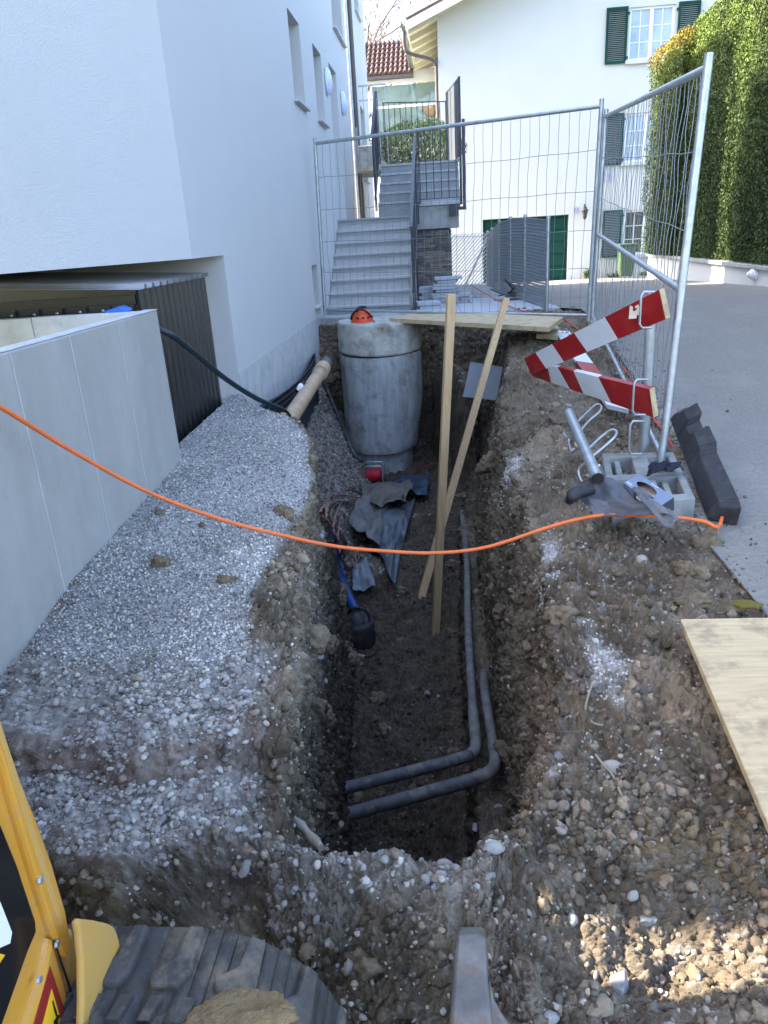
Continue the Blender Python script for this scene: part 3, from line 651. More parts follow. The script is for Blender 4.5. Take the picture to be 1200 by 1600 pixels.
# ------------------------------------------------------------------ sheets around the dig
def strip_sheet(name, x0, x1, y0, y1, dz, m, nx=12, ny=60, fx0=None):
    me = MB(); 
    xs = np.linspace(0, 1, nx); ys = np.linspace(y0, y1, ny)
    vs = []
    for yy in ys:
        a = fx0(yy) if fx0 else x0
        for t in xs: vs.append((a + (x1 - a) * t, yy, float(road_z(yy)) + dz))
    me.add(vs, [(j * nx + i, j * nx + i + 1, (j + 1) * nx + i + 1, (j + 1) * nx + i) for j in range(ny - 1) for i in range(nx - 1)], 0, True)
    return struct(me.build(name, m))
edge = lambda y: float(np.interp(y, [-6, 3.0, 5.4, 8.2, 9.3, 9.31, 17, 17.01, 26], [1.08, 1.08, 1.46, 1.60, 1.62, 1.36, 1.46, 0.1, 0.1]))
strip_sheet('driveway', 1.1, 5.05, -6, 25.05, 0.0, MT['asphalt'], 14, 160, edge)
# broken concrete strip along the edge of the asphalt
vs = []; n = 60
mb = MB()
for i in range(n):
    yy = 1.3 + i * 0.03
    vs += [(edge(yy) + 0.004 * R.random(), yy, float(road_z(yy)) + 0.006), (edge(yy) + 0.13 + 0.02 * sin(yy * 9) + 0.008 * R.random(), yy, float(road_z(yy)) + 0.006)]
mb.add(vs, [(2 * i, 2 * i + 1, 2 * i + 3, 2 * i + 2) for i in range(n - 1)])
struct(mb.build('edge_strip', MT['asphalt']))
# wide lie of the land out to the horizon (four sheets round the dig)
MT['meadow'] = mat('far_ground', (0.07, 0.085, 0.04), 0.95, 0.3, 0.5, 0.02, 8)
mb = MB()
for (x0, x1, y0, y1) in [(-250, -1.75, -250, 300), (5.4, 250, -250, 300), (-1.75, 5.4, -250, -3.9), (-1.75, 5.4, 9.75, 300)]:
    mb.quad((x0, y0, -1.95), (x1, y0, -1.95), (x1, y1, -1.95 if y1 < 100 else -2.2), (x0, y1, -1.95 if y1 < 100 else -2.2))
struct(mb.build('surrounding_ground', MT['meadow']))

# paved yard behind the fence: slabs laid with open joints
yard = struct(MB().bx(-0.42, 1.42, 9.36, 17.2, -1.35, -1.13).build('paved_yard', MT['concrete_old']))
slab_me = None
k = 0
yy = 9.38
while yy < 16.6:
    xx = -0.40
    while xx < 1.3:
        zt = float(road_z(yy + 0.2)) + 0.005
        o = MB().bx(0, 0.592, 0, 0.392, -0.05, 0).build('slab', MT['patio'], None, bevel=0.004, seg=1) if slab_me is None else bpy.data.objects.new('slab', slab_me)
        if slab_me is None: slab_me = o.data
        else: COL.objects.link(o)
        o.location = (xx, yy, zt + R.uniform(-.003, .003)); o.parent = yard; k += 1
        xx += 0.60
    yy += 0.40

# ------------------------------------------------------------------ walls with openings
def wall(mb, O, u, v, nrm, wu, wv, holes, depth, mi=0, mi_rev=0, back=True):
    """face with rectangular openings and reveals going back by depth; u,v unit vectors, nrm outward"""
    O = Vector(O); u = Vector(u); v = Vector(v); nrm = Vector(nrm)
    us = sorted(set([wu[0], wu[1]] + [h[i] for h in holes for i in (0, 1)])); vs = sorted(set([wv[0], wv[1]] + [h[i] for h in holes for i in (2, 3)]))
    us = [a for a in us if wu[0] <= a <= wu[1]]; vs = [a for a in vs if wv[0] <= a <= wv[1]]
    def Pt(a, b, d=0): return O + u * a + v * b - nrm * d
    for i in range(len(us) - 1):
        for j in range(len(vs) - 1):
            cu = (us[i] + us[i + 1]) / 2; cv = (vs[j] + vs[j + 1]) / 2
            if any(h[0] < cu < h[1] and h[2] < cv < h[3] for h in holes): continue
            mb.quad(Pt(us[i], vs[j]), Pt(us[i + 1], vs[j]), Pt(us[i + 1], vs[j + 1]), Pt(us[i], vs[j + 1]), mi)
    for h in holes:
        a, b, c, d = h[:4]; dp = h[4] if len(h) > 4 else depth
        mb.quad(Pt(a, c), Pt(b, c), Pt(b, c, dp), Pt(a, c, dp), mi_rev)
        mb.quad(Pt(a, d), Pt(a, d, dp), Pt(b, d, dp), Pt(b, d), mi_rev)
        mb.quad(Pt(a, c), Pt(a, c, dp), Pt(a, d, dp), Pt(a, d), mi_rev)
        mb.quad(Pt(b, c), Pt(b, d), Pt(b, d, dp), Pt(b, c, dp), mi_rev)

# ------------------------------------------------------------------ white building on the left
FX = -1.55
EY = 14.45; TOP = 7.55
KD = Vector((-0.42, -0.907, 0)).normalized()          # the kinked gable wall runs back past the camera
KN = Vector((KD.y, -KD.x, 0)) * 1.0
if KN.x < 0: KN = -KN
KL = 6.35 / 0.907 * 1.0
KL = (4.72 - 1.34) / 0.907                                # its unseen end is set to let sun onto the foreground
bl = thing('white_building', 'white rendered building on the left with slit windows and cut-back lower corner', 'building', (FX, 4.72, -1.1))
mb = MB()
SF = -0.07
holes = [(8.91, 9.60, 1.42, 2.27), (10.51, 11.20, 1.43, 2.28), (11.92, 12.70, 0.24, 2.33, 0.3), (9.06, 9.42, -0.76, -0.29, 0.22), (12.75, 14.05, 2.95, 4.6, 0.4), (6.2, 6.9, 3.6, 4.5)]
wall(mb, (FX, 0, 0), (0, 1, 0), (0, 0, 1), (1, 0, 0), (5.42, EY), (-0.9, TOP), [h for h in holes], 0.24)
wall(mb, (FX, 0, 0), (0, 1, 0), (0, 0, 1), (1, 0, 0), (4.72, 5.42), (SF, TOP), [], 0.2)
C0 = Vector((FX, 4.72, 0))
def K(s, z, off=0): p = C0 + KD * s; return (p.x - KN.x * off, p.y - KN.y * off, z)
mb.quad(K(0, SF), K(KL, SF), K(KL, TOP), K(0, TOP))
mb.quad(K(KL, SF), K(KL, SF, 5), K(KL, TOP, 5), K(KL, TOP))
# soffit over the recess
mb.add([K(0, SF), (FX, 5.42, SF), (-6, 5.42, SF), K(KL, SF, 5), K(KL, SF)], [(0, 1, 2, 3, 4)])
# recess wall at the back of the shed, and the end
mb.quad((FX, 5.42, SF), (-7, 5.42, SF), (-7, 5.42, -1.6), (FX, 5.42, -1.6))
mb.quad((FX, EY, -1.2), (-7, EY, -1.2), (-7, EY, TOP), (FX, EY, TOP))
# roof slab
mb.add([K(0, TOP), K(KL, TOP), K(KL, TOP, 5), (-7, EY, TOP), (FX, EY, TOP)], [(0, 1, 2, 3, 4)])
wallo = mb.build('wall', MT['stucco'], bl)
MB().bx(FX - 0.2, FX + 0.002, 5.424, EY, -2.9, -0.9).build('base_wall', MT['stucco_base'], bl)
MB().bx(-6.9, -6.6, 4.5, EY, -1.6, TOP - .02).build('rear_wall', MT['stucco'], bl)
for (a, b, c, d, dp) in [(8.91, 9.60, 1.42, 2.27, .24), (10.51, 11.20, 1.43, 2.28, .24), (9.06, 9.42, -0.76, -0.29, .22), (12.75, 14.05, 2.95, 4.6, .4), (6.2, 6.9, 3.6, 4.5, .24)]:
    wn = MB()
    for (y0, y1, z0, z1) in [(a, b, c, c + .05), (a, b, d - .05, d), (a, a + .05, c + .05, d - .05), (b - .05, b, c + .05, d - .05)]:
        wn.bx(FX - dp + 0.003, FX - dp + 0.05, y0 + .002, y1 - .002, z0 + .002, z1 - .002)
    fo = wn.build('window_frame', MT['white_frame'], bl)
    MB().quad((FX - dp + .02, a + .01, c + .01), (FX - dp + .02, b - .01, c + .01), (FX - dp + .02, b - .01, d - .01), (FX - dp + .02, a + .01, d - .01)).build('pane', MT['glass_dark'], fo)
    MB().bx(FX - dp + .05, FX + 0.055, a - 0.03, b + 0.03, c - 0.022, c + 0.006).build('sill', MT['concrete_lt'], bl, bevel=0.003)
MB().bx(FX - .29, FX - .25, 11.925, 12.695, .245, 2.325).build('door', MT['cream'], bl)
MB().bx(FX - .26, FX + 0.1, 11.9, 12.72, 0.20, 0.235).build('door_step', MT['concrete'], bl)
for (cy, cz, g) in [(11.52, 2.02, 'nearer oval white wall lamp left of the entrance door'), (13.22, 2.0, 'farther oval white wall lamp right of the entrance door')]:
    l = thing('wall_lamp', g, 'wall lamp', (FX, cy, cz), 'oval wall lamps beside the entrance')
    prof = [(0.001, 0.075), (0.05, 0.072), (0.09, 0.055), (0.115, 0.03), (0.12, 0.0)]
    mm = MB(); mm.lathe((0, 0, 0), list(reversed(prof)), 24)
    mm.v = [(FX + 0.012 + z, cy + x * 1.0, cz + y_ * 1.45) for (x, y_, z) in mm.v]
    mm.build('shade', MT['lamp_glass'], l)
    MB().bx(FX, FX + .012, cy - .07, cy + .07, cz - .12, cz + .12).build('back_plate', MT['white_plastic'], l)
# farther volume of the same terrace, set after a slot that lets a sliver of sun through
b2 = thing('rear_building', 'farther white rendered building beyond the entrance, with brown downpipe and dark slit window', 'building', (FX, 15.05, -1.2))
mb = MB()
FX2 = FX - 0.06
wall(mb, (FX2, 0, 0), (0, 1, 0), (0, 0, 1), (1, 0, 0), (15.2, 19.0), (-1.3, TOP + 1), [(16.9, 17.8, 1.1, 2.5), (17.0, 17.9, 4.2, 5.4), (15.5, 16.6, -.9, 1.0)], 0.25)
mb.quad((FX2, 15.2, -1.3), (-7, 15.2, -1.3), (-7, 15.2, TOP + 1), (FX2, 15.2, TOP + 1))
mb.quad((FX2, 19.0, -1.3), (FX2, 19.0, TOP + 1), (-7, 19.0, TOP + 1), (-7, 19.0, -1.3))
mb.quad((FX2, 15.2, TOP + 1), (-7, 15.2, TOP + 1), (-7, 19.0, TOP + 1), (FX2, 19.0, TOP + 1))
mb.build('wall', MT['stucco'], b2)
for (a, b, c, d) in [(16.9, 17.8, 1.1, 2.5), (17.0, 17.9, 4.2, 5.4), (15.5, 16.6, -.9, 1.0)]:
    fo = MB().bx(FX2 - .245, FX2 - .2, a + .003, a + .05, c, d).bx(FX2 - .245, FX2 - .2, b - .05, b - .003, c, d).bx(FX2 - .245, FX2 - .2, a + .05, b - .05, d - .05, d).build('window_frame', MT['white_frame'], b2)
    MB().quad((FX2 - .23, a + .01, c), (FX2 - .23, b - .01, c), (FX2 - .23, b - .01, d), (FX2 - .23, a + .01, d)).build('pane', MT['glass_dark'], fo)
    MB().bx(FX2 - .2, FX2 + .05, a - .03, b + .03, c - .03, c + .004).build('sill', MT['concrete_lt'], b2)
MB().tube([(FX2 + .06, 15.35, -1.1), (FX2 + .06, 15.35, TOP + .9)], 0.045, 10).build('downpipe', MT['brown_metal'], b2)
MB().tube([(FX2 + .05, 14.82, -.2), (FX2 + .05, 14.82, TOP)], 0.03, 8).build('downpipe', MT['galv'], b2)
# concrete balcony slab with its up-stand and rail
bc = thing('concrete_balcony', 'small grey concrete balcony slab projecting from the rear white building', 'balcony', (-1.3, 16.1, 1.5))
p0 = at(544, 240, Y=15.6); p1 = at(600, 255, Y=17)
MB().bx(-1.60, -1.02, 14.9, 16.6, 1.12, 1.27).build('slab', MT['concrete_old'], bc, bevel=.01)
MB().bx(-1.60, -1.12, 14.95, 15.03, 1.27, 1.55).build('upstand', MT['concrete_old'], bc, bevel=.01)
MB().bx(-1.58, -1.5, 14.86, 14.94, 1.2, 1.85).build('end_post', MT['concrete_old'], bc)
MB().bx(-1.40, -1.15, 15.06, 15.3, 1.28, 1.45).build('planter', MT['slab'], bc)
mb = MB()
mb.bar((-1.5, 15.6, 2.62), (-0.98, 15.6, 2.62), .03, .03).bar((-1.5, 15.6, 2.38), (-0.98, 15.6, 2.38), .02, .02)
for i in range(4): mb.bar((-1.42 + i * .14, 15.6, 1.27), (-1.42 + i * .14, 15.6, 2.62), .012, .012)
mb.build('railing', MT['galv'], bc)

# ------------------------------------------------------------------ entrance stairs
st = thing('entrance_stairs', 'grey stone entrance stairs climbing beside the white building, landing and upper flight', 'stairs', (-1.0, 9.9, -1.0))
nz0, y0, rise, run = -0.85, 10.0, 0.157, 0.243
core = MB()
for i in range(8):
    zt = nz0 + i * rise; ya = y0 + i * run
    yb = ya + run if i < 7 else 13.0
    zb = zt - rise if i else -1.15
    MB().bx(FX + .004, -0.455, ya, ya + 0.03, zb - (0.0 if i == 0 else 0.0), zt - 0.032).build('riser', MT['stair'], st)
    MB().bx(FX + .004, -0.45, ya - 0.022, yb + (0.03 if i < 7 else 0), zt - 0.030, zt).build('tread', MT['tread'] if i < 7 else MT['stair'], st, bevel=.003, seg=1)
core.add([(FX + .01, 10.03, -1.2), (FX + .01, 13, -1.2), (FX + .01, 13, .2), (FX + .01, 11.75, .2), (FX + .01, 10.03, -.9)] + [(-0.46, 10.03, -1.2), (-0.46, 13, -1.2), (-0.46, 13, .2), (-0.46, 11.75, .2), (-0.46, 10.03, -.9)], [(0, 1, 2, 3, 4), (9, 8, 7, 6, 5)] + [(i, i + 5, (i + 1) % 5 + 5, (i + 1) % 5) for i in range(5)])
core.build('core', MT['concrete'], st)
# stone piers under the landing block
MB().bx(-0.452, 0.27, 13.0, 14.6, 0.045, 0.40).build('landing_block', MT['concrete_old'], st, bevel=.01)
MB().bx(-0.452, 0.29, 12.97, 14.6, 0.403, 0.462).build('landing_edge', MT['concrete_lt'], st, bevel=.008)
MB().bx(0.11, 0.26, 12.93, 12.968, 0.235, 0.395).build('fixing_plate', MT['darksteel'], st)
for i in range(5):
    zt = 0.50 + i * 0.162; ya = 13.15 + i * .26
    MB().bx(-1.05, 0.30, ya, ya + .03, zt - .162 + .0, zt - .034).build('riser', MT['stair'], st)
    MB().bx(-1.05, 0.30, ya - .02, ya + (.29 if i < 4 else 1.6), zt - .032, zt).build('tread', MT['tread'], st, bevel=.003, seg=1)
MB().bx(-1.04, 0.10, 13.185, 16, -1.2, .40).build('core', MT['stair'], st)
MB().bx(-1.04, 0.29, 14.25, 16, .45, 1.11).build('core', MT['stair'], st)
MB().bx(-1.04, -0.455, 13.0, 13.18, .255, .34).build('first_step', MT['stair'], st)
# split-stone wall, laid stone by stone
sw = thing('split_stone_wall', 'brown-grey split stone wall under the stair landing', 'stone wall', (-0.1, 13.3, -1.1))
MB().bx(-0.43, 0.13, 13.14, 14.5, -1.25, 0.04).build('backing', MT['stone_clad'], sw)
forms = []
for i in range(6):
    o = MB().box((0, 0, 0), (1, 1, 1)); m_ = mat('split_stone_tone', [(0.21, .18, .16), (.14, .125, .112), (.26, .22, .18), (.17, .155, .145), (.22, .195, .18), (.12, .11, .105)][i], .85, .25, 12, .003, 60)
    forms.append(m_)
zc = -1.2
while zc < 0.0:
    h = R.uniform(.035, .055); xc = -0.445
    while xc < 0.12:
        L_ = R.uniform(.09, .22); L_ = min(L_, 0.145 - xc)
        if L_ < .03: break
        MB().bx(xc + .003, xc + L_ - .003, 13.14 - R.uniform(.02, .045), 13.145, zc + .003, min(zc + h, .04) - .002).build('stone', forms[R.randrange(6)], sw)
        xc += L_
    zc += h

def railing(name, label, pts_top, pts_bot, group, every=0.12, post_w=0.045, m='darksteel', posts=(0, -1), ext=0.12, bar=.014):
    """top and bottom line (lists of two points), flat posts and bars"""
    a, b = [Vector(p) for p in pts_top]; c, d = [Vector(p) for p in pts_bot]
    r = thing(name, label, 'railing', tuple(c), group)
    MB().bar(a, b, .045, .012).build('handrail', MT[m], r)
    MB().bar(c, d, .035, .012).build('bottom_rail', MT[m], r)
    n = max(2, int((b - a).length / every))
    for i in range(1, n):
        t = i / n; MB().bar(a.lerp(b, t), c.lerp(d, t), bar, bar, (1, 0, 0)).build('baluster', MT[m], r)
    for t in (0, 1):
        p, q = a.lerp(b, t), c.lerp(d, t)
        MB().bar(p + Vector((0, 0, .006)), q - Vector((0, 0, ext)), .012, post_w, (0, 1, 0)).build('post', MT[m], r)
        MB().bar(p + Vector((.02, 0, .006)), q - Vector((-.02, 0, ext)), .012, post_w, (0, 1, 0)).build('post', MT[m], r)
    return r
G_ = 'dark steel railings of the entrance stairs'
railing('stair_railing', 'dark steel railing climbing the right side of the lower stair flight', [(-.40, 9.98, .07), (-.40, 12.95, 1.42)], [(-.40, 9.98, -.72), (-.40, 12.95, .42)], G_, .11, .05, ext=.28)
railing('stair_railing', 'dark steel railing across the front of the raised landing block', [(-.36, 12.98, 1.50), (.36, 12.98, 1.55)], [(-.36, 12.98, .50), (.36, 12.98, .50)], G_, .12, .05, ext=.06)
railing('stair_railing', 'dark steel railing on the left side of the upper stair flight, seen edge-on', [(-1.08, 13.0, 1.50), (-1.08, 14.3, 2.30)], [(-1.08, 13.0, .55), (-1.08, 14.3, 1.35)], G_, .11, .05, ext=.18)
railing('stair_railing', 'thin-barred railing at the back of the upper landing in front of the shrub', [(-1.05, 15.5, 2.30), (0.22, 15.5, 2.24)], [(-1.05, 15.5, 1.30), (.22, 15.5, 1.26)], G_, .105, .03, ext=.10)
gp = thing('steel_screen', 'flat grey steel screen panel standing at the right edge of the upper landing', 'screen', (.33, 14, 1.1))
MB().prism([(.325, 13.95, 1.18), (.12, 15.3, 1.18), (.12, 15.3, 2.33), (.325, 13.95, 2.33)], (.015, 0, 0)).build('sheet', MT['panelsteel'], gp)
MB().bx(.315, .355, 13.88, 13.945, .42, 2.36).build('post', MT['darksteel'], gp)
MB().bar((.335, 13.95, 2.345), (.13, 15.3, 2.345), .03, .025).build('top_rail', MT['darksteel'], gp)
pl = thing('landing_post', 'heavy dark steel post at the right corner of the stair landing', 'post', (.36, 12.98, .4))
MB().bx(.34, .39, 12.95, 13.03, .36, 1.62).build('shaft', MT['darksteel'], pl)
MB().bx(.24, .392, 12.94, 13.04, .31, .358).build('foot', MT['darksteel'], pl)
# concrete kerb at the stair foot and pale strip
MB_ = MB().bx(FX + .006, -.36, 9.35, 9.72, -1.3, -.93).build('concrete_kerb', MT['concrete_old'], bevel=.012)
tag(MB_, 'weathered concrete kerb at the foot of the stairs beside the white building', 'kerb')

# ------------------------------------------------------------------ metal shed under the overhang
sd = thing('metal_shed', 'low black corrugated metal shed tucked under the white building', 'shed', (-1.7, 4.13, -1.2))
SX, SY0, SY1 = -1.72, 4.17, 5.40
zb, ztp = -1.22, -0.215
mb = MB(); n = 13
prof = []
pitch = (SY1 - SY0) / n
for i in range(n):
    for (t, d) in [(0, 0), (.38, 0), (.5, .022), (.88, .022)]: prof.append((SY0 + (i + t) * pitch, d))
prof.append((SY1, 0))
for i in range(len(prof) - 1):
    (a, d1), (b, d2) = prof[i], prof[i + 1]
    mb.quad((SX + d1, a, zb), (SX + d2, b, zb), (SX + d2, b, ztp + .01), (SX + d1, a, ztp + .01))
mb.build('side_sheet', MT['black_sheet'], sd)
mb = MB(); prof = []; n = 22; xs0, xs1 = -4.8, SX - .01
pitch = (xs1 - xs0) / n
for i in range(n):
    for (t, d) in [(0, 0), (.72, 0), (.80, .02), (.94, .02)]: prof.append((xs0 + (i + t) * pitch, d))
prof.append((xs1, 0))
for i in range(len(prof) - 1):
    (a, d1), (b, d2) = prof[i], prof[i + 1]
    mb.quad((a, SY0 - d1, zb), (b, SY0 - d2, zb), (b, SY0 - d2, -.285), (a, SY0 - d1, -.285))
mb.build('front_sheet', MT['black_sheet'], sd)
for i in range(14):
    MB().lathe((SX - .06 - i * .135, SY0 - .026, -.31), [(0.0, .008), (.008, .006), (.010, 0)], 8, axis=(0, -1, 0)).build('screw', MT['galv'], sd)
MB().bx(-4.8, SX - .012, SY0 + .01, SY0 + .05, -.285, -.235).build('fascia', MT['exc_black'], sd)
mb = MB(); n = 11; prof = []
ry0, ry1 = SY0 - .06, SY1 + .0
pitch = (ry1 - ry0) / n
for i in range(n):
    for (t, d) in [(0, 0), (.6, 0), (.7, .024), (.9, .024)]: prof.append((ry0 + (i + t) * pitch, d))
prof.append((ry1, 0))
def rz(x): return -.200 + (SX - x) * 0.055
for i in range(len(prof) - 1):
    (a, d1), (b, d2) = prof[i], prof[i + 1]
    mb.add([(-4.8, a, rz(-4.8) + d1), (SX + .05, a, rz(SX + .05) + d1), (SX + .05, b, rz(SX + .05) + d2), (-4.8, b, rz(-4.8) + d2)], [(0, 1, 2, 3)])
ro = mb.build('roof_sheet', MT['roof_sheet'], sd)
sm = ro.modifiers.new('solid', 'SOLIDIFY'); sm.thickness = .003
MB().bx(SX - .02, SX + .06, SY0 - .1, SY1 + .02, -1.35, zb - .002).build('sill', MT['concrete_lt'], sd, bevel=.004)

# ------------------------------------------------------------------ concrete light-well walls
cw = thing('concrete_wall', 'smooth grey concrete wall of the light well standing in the gravel', 'wall', (-1.5, 3, -1.3))
mb = MB().prism([(-1.50, 3.89, -1.4), (-1.50, 3.875, -.30), (-1.44, -.6, -.30), (-1.44, -.6, -1.9)], (-.065, .0, 0))
mb.build('front_wall', MT['concrete'], cw, bevel=.006)
for (xa, ya, xb, yb) in [(104, 525, 160, 775), (8, 556, 52, 745), (182, 506, 217, 660)]:
    p, q = at(xa, ya, X=-1.496), at(xb, yb, X=-1.488)
    xf_ = lambda Y: -1.50 + (3.875 - Y) / 4.475 * .06 + .0012
    MB().quad((xf_(p.y), p.y, -.303), (xf_(p.y + .006), p.y + .006, -.303), (xf_(p.y + .006), p.y + .006, -1.38), (xf_(p.y), p.y, -1.38)).build('joint_line', MT['concrete_lt'], cw)
MB().bx(-1.566, -1.498, 1.0, 3.876, -.298, -.2945).build('top_edge', MT['concrete_lt'], cw)
MB().bx(-2.2, -1.57, 3.885, 3.95, -1.4, -.305).build('back_wall', MT['concrete_lt'], cw, bevel=.004)
MB().bx(-4.5, -2.203, 3.885, 3.95, -1.4, -.308).build('back_wall', MT['concrete_lt'], cw, bevel=.004)
bagp = MB(); 
pts = [at(x, y, Y=4.0) for (x, y) in [(162, 497), (172, 484), (196, 476), (210, 482), (206, 492), (188, 498)]]
bagp.prism(pts, (0, -.07, 0)); bo = bagp.build('blue_tarp', MT['blue_bag'], bevel=.015); tag(bo, 'crumpled blue tarp poking up behind the concrete wall', 'tarp')

# ------------------------------------------------------------------ the house at the far right
HY = 25.0
hs = thing('gabled_house', 'large cream white gabled house with dark green shutters at the end of the driveway', 'house', (4, HY, -1.7))
wins = [((985, 12), (1049, 90), 'w'), ((978, 178), (1037, 250), 'w'), ((976, 329), (1036, 395), 'd')]
hl = []
for (a, b, k) in wins:
    p = at(*a, Y=HY); q = at(*b, Y=HY); hl.append((p.x, q.x + .02, q.z, p.z, .14))
dp0 = at(754, 343, Y=HY); dq = at(888, 437, Y=HY)
hl.append((1.26, 3.92, -1.69, .27, .2))
mb = MB()
wall(mb, (0, HY, 0), (1, 0, 0), (0, 0, 1), (0, -1, 0), (0.0, 11), (-2.1, 5.8), hl, .14)
mb.add([(0, HY, 5.8), (11, HY, 5.8), (11, HY, 6.3), (5.5, HY, 8.4), (0, HY, 6.05)], [(0, 1, 2, 3, 4)])
mb.quad((0, HY, -2.1), (0, HY, 6.0), (0, HY + 12, 6.0), (0, HY + 12, -2.1))
mb.quad((11, HY, -2.1), (11, HY + 12, -2.1), (11, HY + 12, 6.0), (11, HY, 6.0))
mb.build('wall', MT['cream'], hs)
for i, ((x0, x1, z0, z1, d), (_, _, kind)) in enumerate(zip(hl[:3], wins)):
    fy = HY + .13
    f = .06; xm = (x0 + x1) / 2
    fr_ = MB()
    for (a, b, c, e) in [(x0, x1, z0, z0 + f), (x0, x1, z1 - f, z1), (x0, x0 + f, z0 + f, z1 - f), (x1 - f, x1, z0 + f, z1 - f), (xm - .05, xm + .05, z0 + f, z1 - f)]:
        fr_.bx(a + .002, b - .002, fy - .07, fy, c + .002, e - .002)
    fo = fr_.build('window', MT['white_frame'], hs)
    for s in (0, 1):
        xa, xb = (x0 + f, xm - .05) if s == 0 else (xm + .05, x1 - f)
        MB().bx(xa, xb, fy - .03, fy - .02, z0 + f, z1 - f).build('pane', MT['glass_far'] if kind == 'w' else MT['glass_dark'], fo)
        g = MB(); g.bx((xa + xb) / 2 - .012, (xa + xb) / 2 + .012, fy - .045, fy - .031, z0 + f, z1 - f)
        for k in (1, 2):
            zz = z0 + f + (z1 - z0 - 2 * f) * k / 3
            g.bx(xa, (xa + xb) / 2 - .013, fy - .044, fy - .031, zz - .011, zz + .011); g.bx((xa + xb) / 2 + .013, xb, fy - .044, fy - .031, zz - .011, zz + .011)
        g.build('glazing_bar', MT['white_frame'], fo)
    MB().bx(x0 - .08, x1 + .08, HY - .09, HY + .06, z0 - .09, z0 - .002).build('sill', MT['concrete_lt'], hs)
    for s in (0, 1):
        if s == 1 and i > 0: pass
        sw_ = .60; a = x0 - .06 - sw_ if s == 0 else x1 + .08
        sh_ = MB(); b = a + sw_; zz0, zz1 = z0 - .05, z1 + .03
        for (aa, bb, cc, ee) in [(a, b, zz0, zz0 + .07), (a, b, zz1 - .07, zz1), (a, a + .06, zz0 + .07, zz1 - .07), (b - .06, b, zz0 + .07, zz1 - .07)]:
            sh_.bx(aa, bb, HY - .07, HY - .03, cc, ee)
        so = sh_.build('shutter', MT['green'], hs)
        nl = 26; sl_ = MB()
        for k in range(nl):
            zc = zz0 + .08 + (zz1 - zz0 - .16) * (k + .5) / nl
            sl_.box((a + sw_ / 2, HY - .05, zc), (sw_ - .12, .030, .012), Matrix.Rotation(radians(-35), 3, 'X'))
        stuff(sl_.build('louvres', MT['green'], so))
        xh = b + .02 if s == 0 else a - .02
        MB().bx(xh - .03, xh + .03, HY - .07, HY - .02, zz1 - .2, zz1 - .14).build('hinge', MT['black'], so)
        MB().bx(xh - .03, xh + .03, HY - .07, HY - .02, zz0 + .1, zz0 + .16).build('hinge', MT['black'], so)
gd = MB().bx(1.265, 3.915, HY + .16, HY + .2, -1.685, .265).build('garage_door', MT['green'], hs)
for k in range(5):
    for (xa, xb) in [(1.33, 2.5), (2.62, 3.85)]:
        MB().bx(xa, xb, HY + .135, HY + .158, -1.6 + k * .37, -1.6 + k * .37 + .31).build('door_panel', MT['green'], gd, bevel=.01, seg=1)
# roof, verge, eaves and rafters
OV = .85
def roofz(x): return 5.68 + .385 * x
mb = MB()
x_e = -.86
mb.add([(x_e, HY - OV, roofz(x_e) + .18), (5.5, HY - OV, roofz(5.5) + .18), (5.5, HY + 13, roofz(5.5) + .18), (x_e, HY + 13, roofz(x_e) + .18), (x_e, HY - OV, roofz(x_e) + .3), (5.5, HY - OV, roofz(5.5) + .3), (5.5, HY + 13, roofz(5.5) + .3), (x_e, HY + 13, roofz(x_e) + .3)],
       [(0, 1, 2, 3), (4, 7, 6, 5), (0, 4, 5, 1), (1, 5, 6, 2), (2, 6, 7, 3), (3, 7, 4, 0)])
mb.build('roof', MT['tile'], hs)
MB().prism([(x_e - .02, HY - OV - .03, roofz(x_e) - .02), (5.5, HY - OV - .03, roofz(5.5) - .02), (5.5, HY - OV - .03, roofz(5.5) + .20), (x_e - .02, HY - OV - .03, roofz(x_e) + .20)], (0, .03, 0)).build('bargeboard', MT['white_frame'], hs)
MB().prism([(x_e, HY - OV + .002, roofz(x_e) + .10), (5.5, HY - OV + .002, roofz(5.5) + .10), (5.5, HY - OV + .002, roofz(5.5) + .175), (x_e, HY - OV + .002, roofz(x_e) + .175)], (0, 13.8, 0)).build('soffit_board', MT['soffit'], hs)
for k in range(13):
    yy = HY - .5 + k * 1.0
    MB().prism([(x_e + .05, yy, roofz(x_e + .05) - .05), (.02, yy, roofz(.02) - .05), (.02, yy, roofz(0.02) + .098), (x_e + .05, yy, roofz(x_e + .05) + .098)], (0, .11, 0)).build('rafter', MT['soffit'], hs)
gt = MB(); gp_ = [(x_e - .09 + .075 * cos(a_), roofz(x_e) + .12 + .075 * sin(a_)) for a_ in np.linspace(pi, 2 * pi, 9)]
for i in range(8):
    (xa, za), (xb, zb_) = gp_[i], gp_[i + 1]
    gt.quad((xa, HY - OV, za), (xa, HY + 13, za), (xb, HY + 13, zb_), (xb, HY - OV, zb_))
gt.add([(x, HY - OV, z) for x, z in gp_], [tuple(range(9))])
g_o = gt.build('gutter', MT['copper'], hs); s_ = g_o.modifiers.new('s', 'SOLIDIFY'); s_.thickness = .006
MB().tube(spline([(x_e - .09, HY - .5, roofz(x_e) + .05), (x_e - .09, HY - .5, roofz(x_e) - .32), (x_e + .04, HY - .48, roofz(x_e) - .50), (-.22, HY - .1, roofz(x_e) - .62), (-.07, HY - .02, roofz(x_e) - .75), (-.06, HY + .05, 4.2), (-.06, HY + .05, -1.6)], 6), .05, 8).build('downpipe', MT['brown_metal'], hs)
